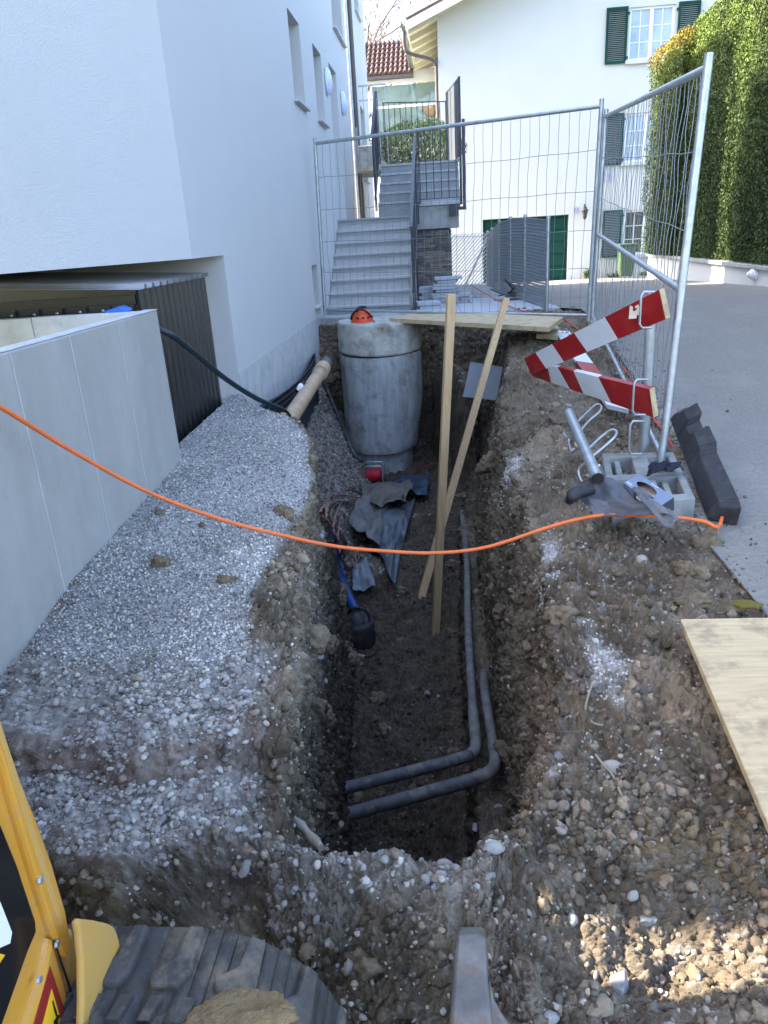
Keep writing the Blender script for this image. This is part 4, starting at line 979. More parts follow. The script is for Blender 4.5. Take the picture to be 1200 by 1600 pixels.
# wall lantern, number plate
ln = thing('wall_lantern', 'small black carriage lantern on the wall right of the green garage door', 'lantern', tuple(at(914, 333, Y=HY)))
c = at(914, 333, Y=HY - .22)
MB().lathe((c.x, c.y, c.z), [(.0, -.22), (.012, -.20), (.02, -.17), (.06, -.13), (.062, -.115)], 6, smooth=False).build('bottom_finial', MT['black'], ln)
MB().lathe((c.x, c.y, c.z), [(.058, -.115), (.095, .07)], 6, smooth=False).build('glass', MT['glass_dark'], ln)
MB().lathe((c.x, c.y, c.z), [(.115, .07), (.10, .09), (.05, .14), (.05, .18), (.012, .2), (.01, .25), (0, .26)], 6, smooth=False).build('cap', MT['black'], ln)
MB().tube(spline([(c.x, HY, c.z + .02), (c.x, HY - .1, c.z + .25), (c.x, HY - .2, c.z + .22)], 5), .014, 6).build('bracket', MT['black'], ln)
c = at(900, 328, Y=HY)
npl = thing('house_number_plate', 'small square number plate between the garage door and the lantern', 'number plate', (c.x, HY, c.z))
MB().bx(c.x - .075, c.x + .075, HY - .02, HY - .002, c.z - .085, c.z + .085).build('plate', mat('plate_grey', (0.42, 0.40, .46), .5), npl, bevel=.004)
def text(body, size, pos, rot, m, parent=None, ext=.001, name='lettering'):
    cu = bpy.data.curves.new(name, 'FONT'); cu.body = body; cu.size = size; cu.extrude = ext; cu.align_x = 'CENTER'; cu.align_y = 'CENTER'
    t = bpy.data.objects.new(name, cu); COL.objects.link(t)
    dg = bpy.context.evaluated_depsgraph_get(); me = bpy.data.meshes.new_from_object(t.evaluated_get(dg))
    bpy.data.objects.remove(t)
    me.materials.clear(); me.materials.append(m)
    o = bpy.data.objects.new(name, me); COL.objects.link(o)
    Mx = Matrix.Translation(pos) @ rot.to_4x4()
    if parent: o.parent = parent; Mx = Matrix.Translation(-LOC[parent.name]) @ Mx
    o.matrix_basis = Mx; return o
FRONT = Matrix(((1, 0, 0), (0, 0, -1), (0, 1, 0)))
text('11', .13, (c.x, HY - .023, c.z), FRONT, mat('plate_print', (.13, .12, .2), .5), npl)
c = at(950, 274, Y=HY)
wn_ = tag(MB().bx(4.93, 5.22, HY - .018, HY - .002, 1.12, 1.48).build('wall_notice', mat('notice_grey', (.40, .43, .50), .5)), 'small grey notice board on the house wall below the middle shutter', 'sign')
# wheelie bin
c = at(978, 428, Y=HY - .7)
wb = thing('wheelie_bin', 'green plastic wheelie bin standing against the house wall', 'bin', (c.x, HY - .7, c.z - .02))
x0, zb0 = c.x, -1.66
mb = MB(); a = [(-.22, -.22), (.22, -.22), (.22, .22), (-.22, .22)]
lo = [(x0 + p * .85, HY - .6 + q * .85, zb0 + .05) for p, q in a]; hi = [(x0 + p * 1.1, HY - .6 + q * 1.1, zb0 + .93) for p, q in a]
mb.add(lo + hi, [(3, 2, 1, 0), (4, 5, 6, 7), (0, 1, 5, 4), (1, 2, 6, 5), (2, 3, 7, 6), (3, 0, 4, 7)]); mb.build('body', MT['bin'], wb, bevel=.03)
MB().bx(x0 - .27, x0 + .27, HY - .88, HY - .33, zb0 + .932, zb0 + .99).build('lid', MT['bin'], wb, bevel=.02)
for s in (-1, 1): MB().lathe((x0 + s * .2, HY - .38, zb0 + .1), [(0, -.03), (.1, -.03), (.1, .03), (0, .03)], 16, axis=(1, 0, 0), smooth=False).build('wheel', MT['plastic_black'], wb)
for s_, e_ in ((.3, .95),): MB().tube([(x0 - .2, HY - .3, zb0 + .9), (x0 + .2, HY - .3, zb0 + .9)], .018, 6).build('handle', MT['plastic_black'], wb)

# ------------------------------------------------------------------ winter garden with tiled roof
WY = 30.0
wg = thing('winter_garden', 'green-glazed winter garden with brown tiled roof between the two houses', 'winter garden', (-1.2, WY, 0))
tl = at(583, 140, Y=WY); tr = at(684, 125, Y=WY); xl, xr = tl.x - .1, -.02
ztop = tr.z; zbot = at(690, 212, Y=WY).z
MB().bx(xl - .6, xr, WY - .1, WY + .1, ztop, ztop + .36).build('fascia', MT['cream'], wg)
zm = at(640, 165, Y=WY).z
for (za, zb_) in [(zbot, zm - .04), (zm + .04, ztop - .05)]:
    n = 1
    MB().bx(xl + .06, xr - .04, WY, WY + .02, za, zb_).build('pane', MT['glass_green'], wg)
MB().bx(xl + .06, xr - .04, WY - .03, WY + .05, zm - .04, zm + .04).build('rail', MT['white_frame'], wg)
for xx in (xl, xr - .04): MB().bx(xx, xx + .06, WY - .03, WY + .05, zbot, ztop - .002).build('mullion', MT['white_frame'], wg)
MB().bx(xl - .3, xr, WY - .06, WY + 4, -1.9, zbot - .002).build('base', MT['cream'], wg)
MB().bx(xl - .3, xr, WY + 3.6, WY + 4, zbot, ztop + .2).build('rear_wall', MT['cream'], wg)
e0 = at(574, 118, Y=WY - .3); e1 = at(662, 111, Y=WY - .3); r0 = at(574, 68, Y=WY + 2.2)
ez = (e0.z + e1.z) / 2 - .02; rzz = r0.z
xa0, xb0 = e0.x - .6, -.88
rows, colsn = 7, 13
tm_ = MB(); Rr = random.Random(3)
prf = [(t / 8, sin(t / 8 * pi) * .5 if t <= 8 else 0) for t in range(9)]
tw = (xb0 - xa0) / colsn
tm2 = None
ya0, yb0 = WY - .3, WY + 2.2
dl = Vector((0, yb0 - ya0, rzz - ez)) / rows
nn_ = dl.cross(Vector((1, 0, 0))).normalized(); nn_ = -nn_ if nn_.z < 0 else nn_
# one tile mesh shared by all
vs = []; fs = []
prof_ = [(0, 0), (.12, .035), (.28, .06), (.46, .06), (.60, .03), (.72, 0), (.86, -.012), (1.0, 0)]
for j in (0, 1):
    for (t, h) in prof_:
        vs.append(Vector((t * tw, 0, 0)) + dl * (j * 1.08) + nn_ * (h * 1.1 + .045 * (1 - j)))
k = len(prof_)
fs = [(i, i + 1, k + i + 1, k + i) for i in range(k - 1)]
for (t, h) in prof_: vs.append(Vector((t * tw, 0, 0)) + nn_ * (h * 1.1 - .01))
fs += [(2 * k + i, 2 * k + i + 1, i + 1, i) for i in range(k - 1)]
tt = MB(); tt.add(vs, fs, 0, False)
base_t = tt.build('roof_tile', MT['tile'], None)
first = True
for r_ in range(rows):
    for c_ in range(colsn):
        o = base_t if first else bpy.data.objects.new('roof_tile', base_t.data)
        if not first: COL.objects.link(o)
        first = False
        o.parent = wg
        o.location = Vector((xa0 + c_ * tw, ya0, ez)) + dl * r_ - LOC['winter_garden']
MB().prism([(xa0, ya0, ez - .12), (xb0, ya0, ez - .12), (xb0, ya0, ez - .02), (xa0, ya0, ez - .02)], (0, .1, 0)).build('eaves_board', MT['brown_metal'], wg)
MB().prism([(xa0, ya0 + .12, ez - .06), (xb0, ya0 + .12, ez - .06), (xb0, yb0, rzz - .06), (xa0, yb0, rzz - .06)], (0, .02, -.08)).build('roof_deck', MT['brown_metal'], wg)
hb = thing('hanging_ornament', 'small brown hanging basket behind the winter garden glass', 'basket', tuple(at(672, 172, Y=WY - .15)))
c = at(672, 172, Y=WY - .15)
MB().lathe(tuple(c), [(0, -.22), (.14, -.18), (.24, -.02), (.25, .1), (0, .12)], 14).build('bowl', MT['mud_brown'], hb)
MB().tube([tuple(c + Vector((0, 0, .1))), tuple(c + Vector((0, 0, .55)))], .01, 5).build('cord', MT['black'], hb)

# ------------------------------------------------------------------ hedge, its wall, ball light
rw = thing('retaining_wall', 'low pale retaining wall under the tall hedge along the driveway', 'wall', (5, 13, -1.3))
ys_ = np.linspace(2, 19.5, 30)
mb = MB()
for i in range(29):
    a, b = ys_[i], ys_[i + 1]
    mb.bx(5.0, 5.22, a, b, -1.9, -.86)
mb.build('wall', MT['cream'], rw)
for i in range(17):
    a = 2 + i * 1.03
    MB().bx(4.94, 5.3, a, a + 1.02, -.858, -.79).build('coping', MT['concrete_old'], rw, bevel=.01, seg=1)
c = at(1180, 428, X=4.99)
bl_ = thing('globe_light', 'round white outdoor light on the low retaining wall', 'outdoor light', (4.99, c.y, c.z))
MB().lathe((4.998, c.y, c.z), [(.10, 0), (.10, .02), (.085, .03)], 20, axis=(-1, 0, 0)).build('base_ring', MT['white_plastic'], bl_)
for k in range(4):
    r_ = [.082, .072, .056, .034][k]
    MB().lathe((4.968 - k * .028, c.y, c.z), [(r_, 0), (r_ + .008, .010), (r_ - .006, .022), (0.0 if k == 3 else r_ - .02, .026)], 20, axis=(-1, 0, 0)).build('ribbed_glass', MT['white_plastic'], bl_)

def sprays(name, fn, n, smin, smax, m, parent, seed):
    """n small leaf sprays; fn(rs) -> arrays of position, outward normal"""
    r = np.random.RandomState(seed); P_, Nn = fn(r, n)
    s = smin + (smax - smin) * r.rand(n)
    up_ = np.tile([0, 0, 1.0], (n, 1)) + r.normal(size=(n, 3)) * .55; Nj = Nn + r.normal(size=(n, 3)) * .75
    Nj /= np.linalg.norm(Nj, axis=1)[:, None]
    a = np.cross(up_, Nj); a /= np.linalg.norm(a, axis=1)[:, None] + 1e-9; b = np.cross(Nj, a)
    v = np.stack([P_ - a * s[:, None] * .35 , P_ + b * s[:, None] * 1.0 - a * s[:, None] * .1 + Nj * s[:, None] * .3, P_ + a * s[:, None] * .35, P_ - b * s[:, None] * .5], 1).reshape(-1, 3)
    me = bpy.data.meshes.new(name); me.vertices.add(len(v)); off = np.array(LOC[parent.name]) if parent else 0
    me.vertices.foreach_set('co', (v - off).astype(np.float32).ravel())
    me.loops.add(n * 4); me.loops.foreach_set('vertex_index', np.arange(n * 4, dtype=np.int32))
    me.polygons.add(n); me.polygons.foreach_set('loop_start', (np.arange(n) * 4).astype(np.int32)); me.polygons.foreach_set('loop_total', np.full(n, 4, np.int32))
    me.update(calc_edges=True)
    ca = me.color_attributes.new('Col', 'FLOAT_COLOR', 'POINT')
    tone = fn.tint(P_, r); ca.data.foreach_set('color', np.repeat(np.concatenate([tone, np.ones((n, 1))], 1), 4, 0).astype(np.float32).ravel())
    me.materials.append(m); o = bpy.data.objects.new(name, me); COL.objects.link(o)
    if parent: o.parent = parent
    LOC[o.name] = Vector(off if parent is not None else (0, 0, 0)); return stuff(o)
MT['foliage'] = mat('thuja_foliage', (1, 1, 1), .55, .15, 3, vcol='Col', spec=.3)
def boxfn(x0, x1, y0, y1, z0, z1, yellow_top=0.0, base=(.026, .046, .010), tip=(.070, .112, .018), wob=.16):
    def fn(r, n):
        A = [(y1 - y0) * (z1 - z0), (x1 - x0) * (z1 - z0) , (x1 - x0) * (y1 - y0) * .8]; A = np.array(A) / sum(A)
        k = r.choice(3, n, p=A); u = r.rand(n); v = r.rand(n)
        P_ = np.zeros((n, 3)); Nn = np.zeros((n, 3))
        m0 = k == 0; P_[m0] = np.stack([np.full(m0.sum(), x0), y0 + (y1 - y0) * u[m0], z0 + (z1 - z0) * v[m0]], 1); Nn[m0] = (-1, 0, 0)
        m1 = k == 1; P_[m1] = np.stack([x0 + (x1 - x0) * u[m1], np.full(m1.sum(), y0), z0 + (z1 - z0) * v[m1]], 1); Nn[m1] = (0, -1, 0)
        m2 = k == 2; P_[m2] = np.stack([x0 + (x1 - x0) * u[m2], y0 + (y1 - y0) * v[m2], np.full(m2.sum(), z1)], 1); Nn[m2] = (0, 0, 1)
        d = fbm(P_ * np.array([2.2, 2.2, .9]), 4, 8) * wob + fbm(P_ * 7, 3, 9) * wob * .5
        P_ = P_ + Nn * (d + r.normal(size=n) * .03)[:, None]
        return P_, Nn
    def tint(P_, r):
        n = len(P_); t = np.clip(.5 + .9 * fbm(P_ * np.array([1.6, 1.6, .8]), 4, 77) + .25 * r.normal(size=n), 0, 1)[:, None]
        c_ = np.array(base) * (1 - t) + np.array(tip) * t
        q = smooth(z0 + 2.0, z1, P_[:, 2] + .5 * fbm(P_ * 1.5, 3, 12))[:, None] * .8; c_ = c_ * (1 - q) + np.array([.155, .215, .03]) * q * (.5 + .8 * t)  # upper foliage lighter: sunlight put into the leaf colour, along with young growth
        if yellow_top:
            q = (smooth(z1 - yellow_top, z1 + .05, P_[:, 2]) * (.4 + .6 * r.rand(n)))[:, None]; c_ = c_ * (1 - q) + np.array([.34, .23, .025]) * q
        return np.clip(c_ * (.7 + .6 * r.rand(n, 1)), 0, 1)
    fn.tint = tint; return fn
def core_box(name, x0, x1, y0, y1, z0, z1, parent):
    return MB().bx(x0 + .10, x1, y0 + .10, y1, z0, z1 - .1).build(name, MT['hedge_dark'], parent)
h1 = thing('tall_hedge', 'tall clipped conifer hedge on the right above the retaining wall', 'hedge', (5.3, 12, -.8))
core_box('core', 5.05, 6.6, 4, 17.3, -.8, 3.55, h1)
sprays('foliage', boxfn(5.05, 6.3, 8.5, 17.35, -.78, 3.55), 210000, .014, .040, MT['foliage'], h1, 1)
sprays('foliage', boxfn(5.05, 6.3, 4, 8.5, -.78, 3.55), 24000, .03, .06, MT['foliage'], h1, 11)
h2 = thing('yellow_tipped_hedge', 'farther hedge block with orange-yellow tips on top, in front of the house', 'hedge', (5.3, 18, -.8))
core_box('core', 4.85, 6.6, 17.5, 19.6, -.8, 3.35, h2)
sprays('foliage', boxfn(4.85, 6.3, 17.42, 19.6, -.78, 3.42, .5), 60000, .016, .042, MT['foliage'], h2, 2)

# shrub behind the upper landing
sb = thing('laurel_shrub', 'leafy green shrub behind the thin railing of the upper landing', 'shrub', (-.5, 16.6, 1.2))
def shrub_fn(r, n):
    c_ = np.array([-.50, 16.7, 1.62]); d = r.normal(size=(n, 3)); d /= np.linalg.norm(d, axis=1)[:, None]
    rad = (.55 + .45 * r.rand(n) ** .5)[:, None]
    P_ = c_ + d * rad * np.array([.95, .5, .52]) * (1 + .25 * fbm(d * 2.5, 3, 4))[:, None]
    return P_, d
shrub_fn.tint = lambda P_, r: np.array([.40, .43, .18]) * (.45 + 1.1 * r.rand(len(P_), 1)) * np.array([1, 1, 1])
sprays('leaves', shrub_fn, 9000, .03, .06, MT['foliage'], sb, 3)
for k in range(7): MB().tube([(-.5 + (k - 3) * .04, 16.7, 1.0), (-.5 + (k - 3) * .22, 16.7 + R.uniform(-.2, .2), 1.9)], [.016, .006], 5).build('stem', MT['bark'], sb)
# bare spring tree beyond the roofs
TX = at(610, 60, Y=40).x
tr_ = thing('bare_tree', 'bare-branched spring tree against the sky behind the tiled roof', 'tree', (TX, 40, -2))
tb = MB(); tips = []
TR = random.Random(12)
def branch(p, d, L_, r_, lev):
    n = 5; pts = [p]; dd = d.copy(); q = p.copy()
    for i in range(n):
        dd = (dd + Vector((TR.gauss(0, .13), TR.gauss(0, .13), TR.gauss(.03, .09)))).normalized(); q = q + dd * (L_ / n); pts.append(q.copy())
    rr = [r_ * (1 - .55 * i / n) for i in range(n + 1)]
    (trunk if lev == 0 else tb).tube(pts, rr, 7 if lev < 2 else (4 if lev < 4 else 3), caps=False)
    if lev >= 5: tips.append(q); return
    kk = [5, 4, 4, 4, 3][lev]
    for j in range(kk):
        t = TR.uniform(.35, 1.0) if j else 1.0; i0 = min(n - 1, int(t * n)); pp = pts[i0].lerp(pts[i0 + 1], t * n - i0 if i0 < n - 1 or t < 1 else 1)
        ax = Vector((TR.gauss(0, 1), TR.gauss(0, 1), TR.gauss(0, .5))); nd = (dd + ax.normalized() * TR.uniform(.5, .95)).normalized()
        branch(pp, nd, L_ * TR.uniform(.58, .8), rr[i0] * .68, lev + 1)
trunk = MB()
branch(Vector((TX, 40, -2.0)), Vector((0.0, 0, 1)), 8.0, .42, 0)
trunk.build('trunk', MT['bark'], tr_); stuff(tb.build('branches', MT['bark'], tr_))
def bud_fn(r, n):
    T = np.array([t[:] for t in tips]); k = r.randint(0, len(T), n); P_ = T[k] + r.normal(size=(n, 3)) * .22
    d = r.normal(size=(n, 3)); d /= np.linalg.norm(d, axis=1)[:, None]; return P_, d
bud_fn.tint = lambda P_, r: np.array([.34, .22, .11]) * (.6 + .8 * r.rand(len(P_), 1))
sprays('young_leaves', bud_fn, 9000, .05, .12, MT['foliage'], tr_, 6)
# weeds at the house foot
for i, (px, py, w_, g) in enumerate([(917, 422, .10, 'small green plant at the house foot right of the garage door'), (955, 428, .16, 'low dark weeds beside the wheelie bin'), (1010, 412, .2, 'low plants at the house foot right of the wheelie bin')]):
    c = at(px, py, Y=HY - .25); pz = -1.68
    wd = thing('weed', g, 'plant', (c.x, HY - .25, pz), 'weeds along the house wall')
    hgt = .34 if i == 0 else .14
    def wf(r, n, c=c, hgt=hgt, w_=w_):
        d = r.normal(size=(n, 3)); d /= np.linalg.norm(d, axis=1)[:, None]
        return np.array([c.x, HY - .25, pz + hgt * .5]) + d * r.rand(n, 1) ** .5 * np.array([w_, .12, hgt * .5]), d
    wf.tint = lambda P_, r: np.array([.05, .085, .025]) * (.6 + .8 * r.rand(len(P_), 1))
    sprays('leaves', wf, 260, .03, .06, MT['foliage'], wd, 20 + i)
# ------------------------------------------------------------------ manhole of precast rings
MX, MY, MR = -0.76, 8.62, 0.47
mh = thing('manhole_shaft', 'tall round concrete manhole shaft standing exposed at the far end of the trench', 'manhole', (MX, MY, -2.65))
def ring(name, z0, z1, r, m, wob, seed, x=MX, cut=False):
    n = 72; nz = 26; vs = []
    rr = random.Random(seed)
    for j in range(nz + 1):
        z = z0 + (z1 - z0) * j / nz
        for i in range(n):
            a = 2 * pi * i / n
            q = r + .004 * sin(a * 3 + seed) + rr.uniform(-.0012, .0012)
            if j in (0, nz): q -= .010 + (.006 * abs(sin(a * 7 + seed)) if wob else 0)
            zz = z + (.008 * sin(a * 2 + seed) if wob else 0)
            if cut:                                   # lower ring narrows towards its foot on the right
                t = max(0, (z1 - .35 - z) / (z1 - z0)); xx = cos(a)
                if xx > .2: q *= 1 - .26 * t * (xx - .2) / .8 * min(1, t * 2.2)
            vs.append((x + q * cos(a), MY + q * sin(a), zz))
    fs = [(j * n + i, j * n + (i + 1) % n, (j + 1) * n + (i + 1) % n, (j + 1) * n + i) for j in range(nz) for i in range(n)]
    mb = MB().add(vs, fs, 0, True); mb.add(vs[-n:], [tuple(range(n))])
    return mb.build(name, m, mh)
ring('top_ring', -1.245, -0.90, MR + .008, MT['manhole_top'], True, 1)
ring('middle_ring', -2.37, -1.262, MR + .002, MT['manhole'], True, 2, cut=True)
ring('lower_ring', -2.72, -2.375, MR - .085, MT['manhole'], True, 3, x=MX - .06)
MB().lathe((MX, MY, -1.262), [(MR - .03, -.004), (MR - .03, .02)], 48).build('joint_seal', MT['black'], mh)
# helmet lying on the rim
hc = at(565, 489, Y=8.42)
hm = thing('safety_helmet', 'orange safety helmet with black straps lying on the manhole rim', 'helmet', (hc.x, 8.42, -.90))
prof = [(.118, 0), (.122, .012), (.119, .045), (.105, .088), (.078, .120), (.04, .138), (0, .143)]
mb = MB().lathe((hc.x, 8.42, -.895), prof, 28); 
mb.build('shell', MT['helmet'], hm)
MB().lathe((hc.x, 8.42, -.897), [(.128, 0), (.130, .006), (.121, .014)], 28).build('brim', MT['helmet'], hm)
for k in range(5):
    a = -1.9 + k * .55
    MB().box((hc.x + .115 * cos(a), 8.42 + .115 * sin(a), -.845), (.014, .034, .018), Matrix.Rotation(a, 3, 'Z')).build('vent', MT['black'], hm)
MB().tube(spline([(hc.x - .12, 8.38, -.86), (hc.x - .09, 8.32, -.80), (hc.x - .02, 8.31, -.748), (hc.x + .06, 8.33, -.775), (hc.x + .12, 8.38, -.85)], 6), .011, 6).build('strap', MT['black'], hm)
MB().tube(spline([(hc.x - .05, 8.34, -.77), (hc.x - .01, 8.38, -.735), (hc.x + .05, 8.42, -.74)], 6), .016, 6).build('strap', MT['black'], hm)
MB().tube(spline([(hc.x + .12, 8.36, -.87), (hc.x + .15, 8.33, -.895), (hc.x + .13, 8.30, -.897)], 6), .005, 5).build('strap', MT['black'], hm)

# ------------------------------------------------------------------ timber
def plank(name, label, cat, pts, th, m, group=None, bevel=.003):
    """pts: 4 corner points of the top face"""
    p = [Vector(q) for q in pts]; n = (p[1] - p[0]).cross(p[2] - p[0]).normalized()
    if n.z < 0: n = -n
    mb = MB().prism(p, -n * th); o = mb.build(name, m, None, bevel=bevel, seg=2); return tag(o, label, cat, group)
zt = -.868
plank('plank', 'long pale plank bridging the trench from the manhole rim to the right bank', 'plank', [at(607, 497, Z=zt), at(858, 511, Z=zt), at(880, 495, Z=zt), at(668, 485, Z=zt)], .045, MT['wood_y'])
zt = -.985
plank('plank', 'short pale plank offcut under the right end of the long plank', 'plank', [at(838, 522, Z=zt), at(872, 524, Z=zt), at(872, 500, Z=zt), at(838, 500, Z=zt)], .045, MT['wood_y'])
zt = -1.185
bp_ = [at(1063, 967, Z=zt), at(1215, 1322, Z=zt - .02), at(1500, 1290, Z=zt), at(1230, 964, Z=zt)]
bd = plank('board', 'wide yellow shuttering board with mud stains lying on the dirt at the right edge', 'board', bp_, .026, MT['wood_y'])
bd_w = mat('bare_wood_strip', (.62, .56, .46), .7, .06, 8)
q0, q1, q2, q3 = [Vector(p) for p in bp_]
up_n = Vector((0, 0, 1))
for k, (u, v, sx) in enumerate([(.10, .12, .04), (.22, .30, .028), (.30, .18, .022), (.40, .42, .03), (.50, .2, .02), (.15, .35, .012)]):
    c = q0.lerp(q1, u).lerp(q3.lerp(q2, u), v); vs = []
    rr = random.Random(k)
    for i in range(14):
        a = 2 * pi * i / 14; q = sx * (.6 + .6 * rr.random()); vs.append(c + Vector((q * cos(a), q * .8 * sin(a), .0012)))
    pass
# mud lumps on the board
cl = MB()
# the two laths standing in the trench
def lath(label, p0, p1, wd, th, roll, m):
    p0 = Vector(p0); p1 = Vector(p1); d = (p1 - p0)
    o = MB().bar(p0, p1, wd, th, Matrix.Rotation(roll, 3, 'Z') @ Vector((0, 1, 0))).build('timber_lath', m, None, bevel=.002)
    return tag(o, label, 'timber', 'squared timber laths standing in the trench')
t1p = at(705, 460, Y=5.0); b1p = at(680, 1000, Y=5.0)
lath('squared timber lath standing nearly upright in the trench', b1p, t1p, .055, .055, radians(12), MT['wood'])
t2p = at(791, 467, Y=7.15); b2p = at(650, 962, Y=5.35)
lath('squared timber lath leaning to the right, crossing behind the upright one', b2p, t2p, .058, .045, radians(8), MT['wood'])
# grey slab leaning on the right bank
q = [at(735, 566, Y=7.55), at(786, 574, Y=7.45), at(776, 626, Y=7.25), at(723, 620, Y=7.3)]
o = MB().prism(q, (0, .035, .0)).build('stone_slab', MT['slab'], None, bevel=.004); tag(o, 'square dark grey stone slab leaning on the bank beneath the long plank', 'slab')

# ------------------------------------------------------------------ membrane, pipes and cables by the building
MEM = thing('dimpled_membrane', 'dark dimpled drainage membrane lining the foundation wall of the white building', 'membrane', (-1.52, 6.8, -2.4))
nu, nv = 120, 60; vs = []
for j in range(nv + 1):
    for i in range(nu + 1):
        u = i / nu; v = j / nv
        yy = 5.05 + u * 3.5
        ztop_ = -1.16 - .05 * sin(u * 3) - .06 * u
        bow = .10 * sin(pi * min(1, u * 1.05)) * (1 - v) ** 1.5
        x = -1.515 + bow * 1.1 + .004 * ((i + j) % 2) + .004 * sin(j * 2.2)
        z = ztop_ - v * 1.25
        vs.append((x, yy, z))
MB().add(vs, [(j * (nu + 1) + i, j * (nu + 1) + i + 1, (j + 1) * (nu + 1) + i + 1, (j + 1) * (nu + 1) + i) for j in range(nv) for i in range(nu)], 0, False).build('sheet', MT['membrane'], MEM)
mb = MB()
for k in range(9):
    z = -1.2 - k * .05
    mb.tube([(-1.505 + .11 * sin(pi * u) * (1 - k * .07) + .012, 5.15 + u * 3.3, z - .06 * u) for u in np.linspace(0, 1, 16)], .006, 4)
stuff(mb.build('ribs', MT['membrane'], MEM))
a = at(459, 645, Z=-1.24); b = at(503, 578, Z=-1.20)
pp = thing('plastic_pipe', 'beige plastic pipe running out of the gravel along the white building', 'pipe', tuple(a))
d = (b - a).normalized()
MB().tube([a - d * .35, a, a.lerp(b, .5), b], .062, 20).build('tube', MT['terracotta'], pp)
MB().tube([b - d * .16, b + d * .10], .075, 20).build('socket', MT['terracotta'], pp)
MB().tube([b + d * .10, b + d * .5 + Vector((-.02, 0, -.02))], .062, 16).build('tube', MT['conduit'], pp)
o = MB().tube(spline([at(466, 612, Z=-1.2), at(470, 604, Z=-1.17), at(474, 598, Z=-1.16)], 4), .022, 8).build('cable_end', MT['cloth']); tag(o, 'short dark cable end with a white collar between membrane and beige pipe', 'cable')
MB().tube([at(468, 607, Z=-1.17), at(470, 603, Z=-1.165)], .025, 10).build('collar', MT['white_plastic'], o)
o = MB().tube(spline([lay(506, 597, .05), lay(520, 632, .06), lay(538, 675, .06), lay(553, 712, .05), lay(566, 724, .04)], 6), .022, 8).build('drain_pipe', MT['conduit']); tag(o, 'thin muddy grey pipe sloping down the rubble left of the manhole', 'pipe')
# dark hose from behind the concrete wall to the gravel
o = MB().tube(spline([(-1.9, 4.1, -.33), at(250, 515, Y=4.0), at(300, 548, Y=4.2), at(350, 590, Y=4.5), at(400, 622, Y=4.75), at(441, 640, Y=5.0), at(452, 650, Y=5.15)], 8), .017, 8).build('hose', MT['hose']); tag(o, 'dark green hose sagging from behind the concrete wall down to the gravel', 'hose')
# orange cable
cp = [at(-400, 520, Y=1.5), at(-60, 606, Y=2.0), at(0, 636, Y=2.15), at(115, 706, Y=2.42), at(230, 768, Y=2.6), at(340, 810, Y=2.7), at(430, 834, Y=2.75), at(520, 853, Y=2.8), at(600, 861, Y=2.85), at(680, 864, Y=2.9), at(760, 855, Y=2.93), at(850, 826, Y=2.95), at(900, 812, Y=2.97), at(945, 805, Y=2.98), at(1000, 806, Y=2.96), at(1060, 809, Y=2.96), at(1100, 815, Y=2.93), at(1122, 823, Y=2.95), at(1130, 800, Y=3.3)]
o = MB().tube(spline(cp, 8), .0078, 10).build('orange_cable', MT['orange']); tag(o, 'bright orange cable sagging across the trench from the concrete wall to the pallet', 'cable')
o = MB().tube(spline([at(1052, 700, Z=-1.25), at(1035, 672, Z=-1.25), at(1020, 652, Z=-1.24), at(1000, 610, Z=-1.2), at(960, 560, Z=-1.15), at(890, 505, Z=-1.0), at(870, 497, Z=-.94), at(800, 480, Z=-.93), at(735, 445, Z=-.96)], 8), .008, 6).build('red_cable', mat('red_orange_cable', (.6, .07, .03), .5)); tag(o, 'red cable trailing along the foot of the mesh fence to the paved yard', 'cable')

# conduits in the trench
for (lb, off, pts, r) in [('far black conduit crossing the trench floor before bending along the right wall', 0, [(500, 1240, -2.66), (552, 1228, -2.66), (640, 1206, -2.64), (715, 1186, -2.62), (738, 1176, -2.60), (743, 1160, -2.59), (740, 1120, -2.58), (735, 1050, -2.58), (731, 960, -2.58), (729, 870, -2.58), (722, 800, -2.6)], .033),
                      ('near black conduit crossing the trench floor before bending along the right wall', 1, [(500, 1285, -2.68), (552, 1270, -2.68), (640, 1246, -2.66), (735, 1219, -2.62), (765, 1206, -2.60), (774, 1190, -2.59), (770, 1160, -2.58), (762, 1110, -2.58), (757, 1075, -2.60), (756, 1050, -2.70)], .035)]:
    P_ = spline([at(x, y, Z=z) for x, y, z in pts], 6)
    cd = thing('conduit', lb, 'conduit', tuple(P_[0]), 'black conduits on the trench floor')
    n1_ = int(len(P_) * .40)
    MB().tube(P_[:n1_], r, 14).build('pipe', MT['conduit'], cd)
    MB().tube(P_[n1_ - 1:n1_ + 14], r * .94, 14).build('bend', MT['conduit_dusty'], cd)
    MB().tube(P_[n1_ - 2:n1_], r * 1.12, 14).build('coupling', MT['conduit'], cd)
    MB().tube(P_[n1_ + 13:], [r * (.8 + .06 * sin(i * 1.9)) for i in range(len(P_) - n1_ - 13)], 12).build('pipe', MT['conduit_dusty'], cd)

# blue hose and pump in the trench
o = MB().tube(spline([at(512, 815, Z=-2.2), at(520, 850, Z=-2.35), at(530, 900, Z=-2.6), at(545, 935, Z=-2.72), at(556, 955, Z=-2.74)], 8), [.03, .03] + [.042] * 28 + [.03] * 3, 10).build('layflat_hose', MT['blue_hose']) ; tag(o, 'blue lay-flat hose rising from the pump along the left trench wall', 'hose')
pc = at(560, 990, Z=-2.82)
pu = thing('drainage_pump', 'dark bucket-shaped drainage pump on the left of the trench floor', 'pump', (pc.x, pc.y, -2.9))
MB().lathe((pc.x, pc.y, -2.90), [(.0, 0), (.125, 0), (.13, .02), (.128, .17), (.115, .19), (.0, .195)], 24).build('body', MT['plastic_black'], pu)
MB().lathe((pc.x, pc.y, -2.71), [(.06, 0), (.06, .05), (.035, .06), (.035, .10)], 16).build('outlet', MT['conduit'], pu)
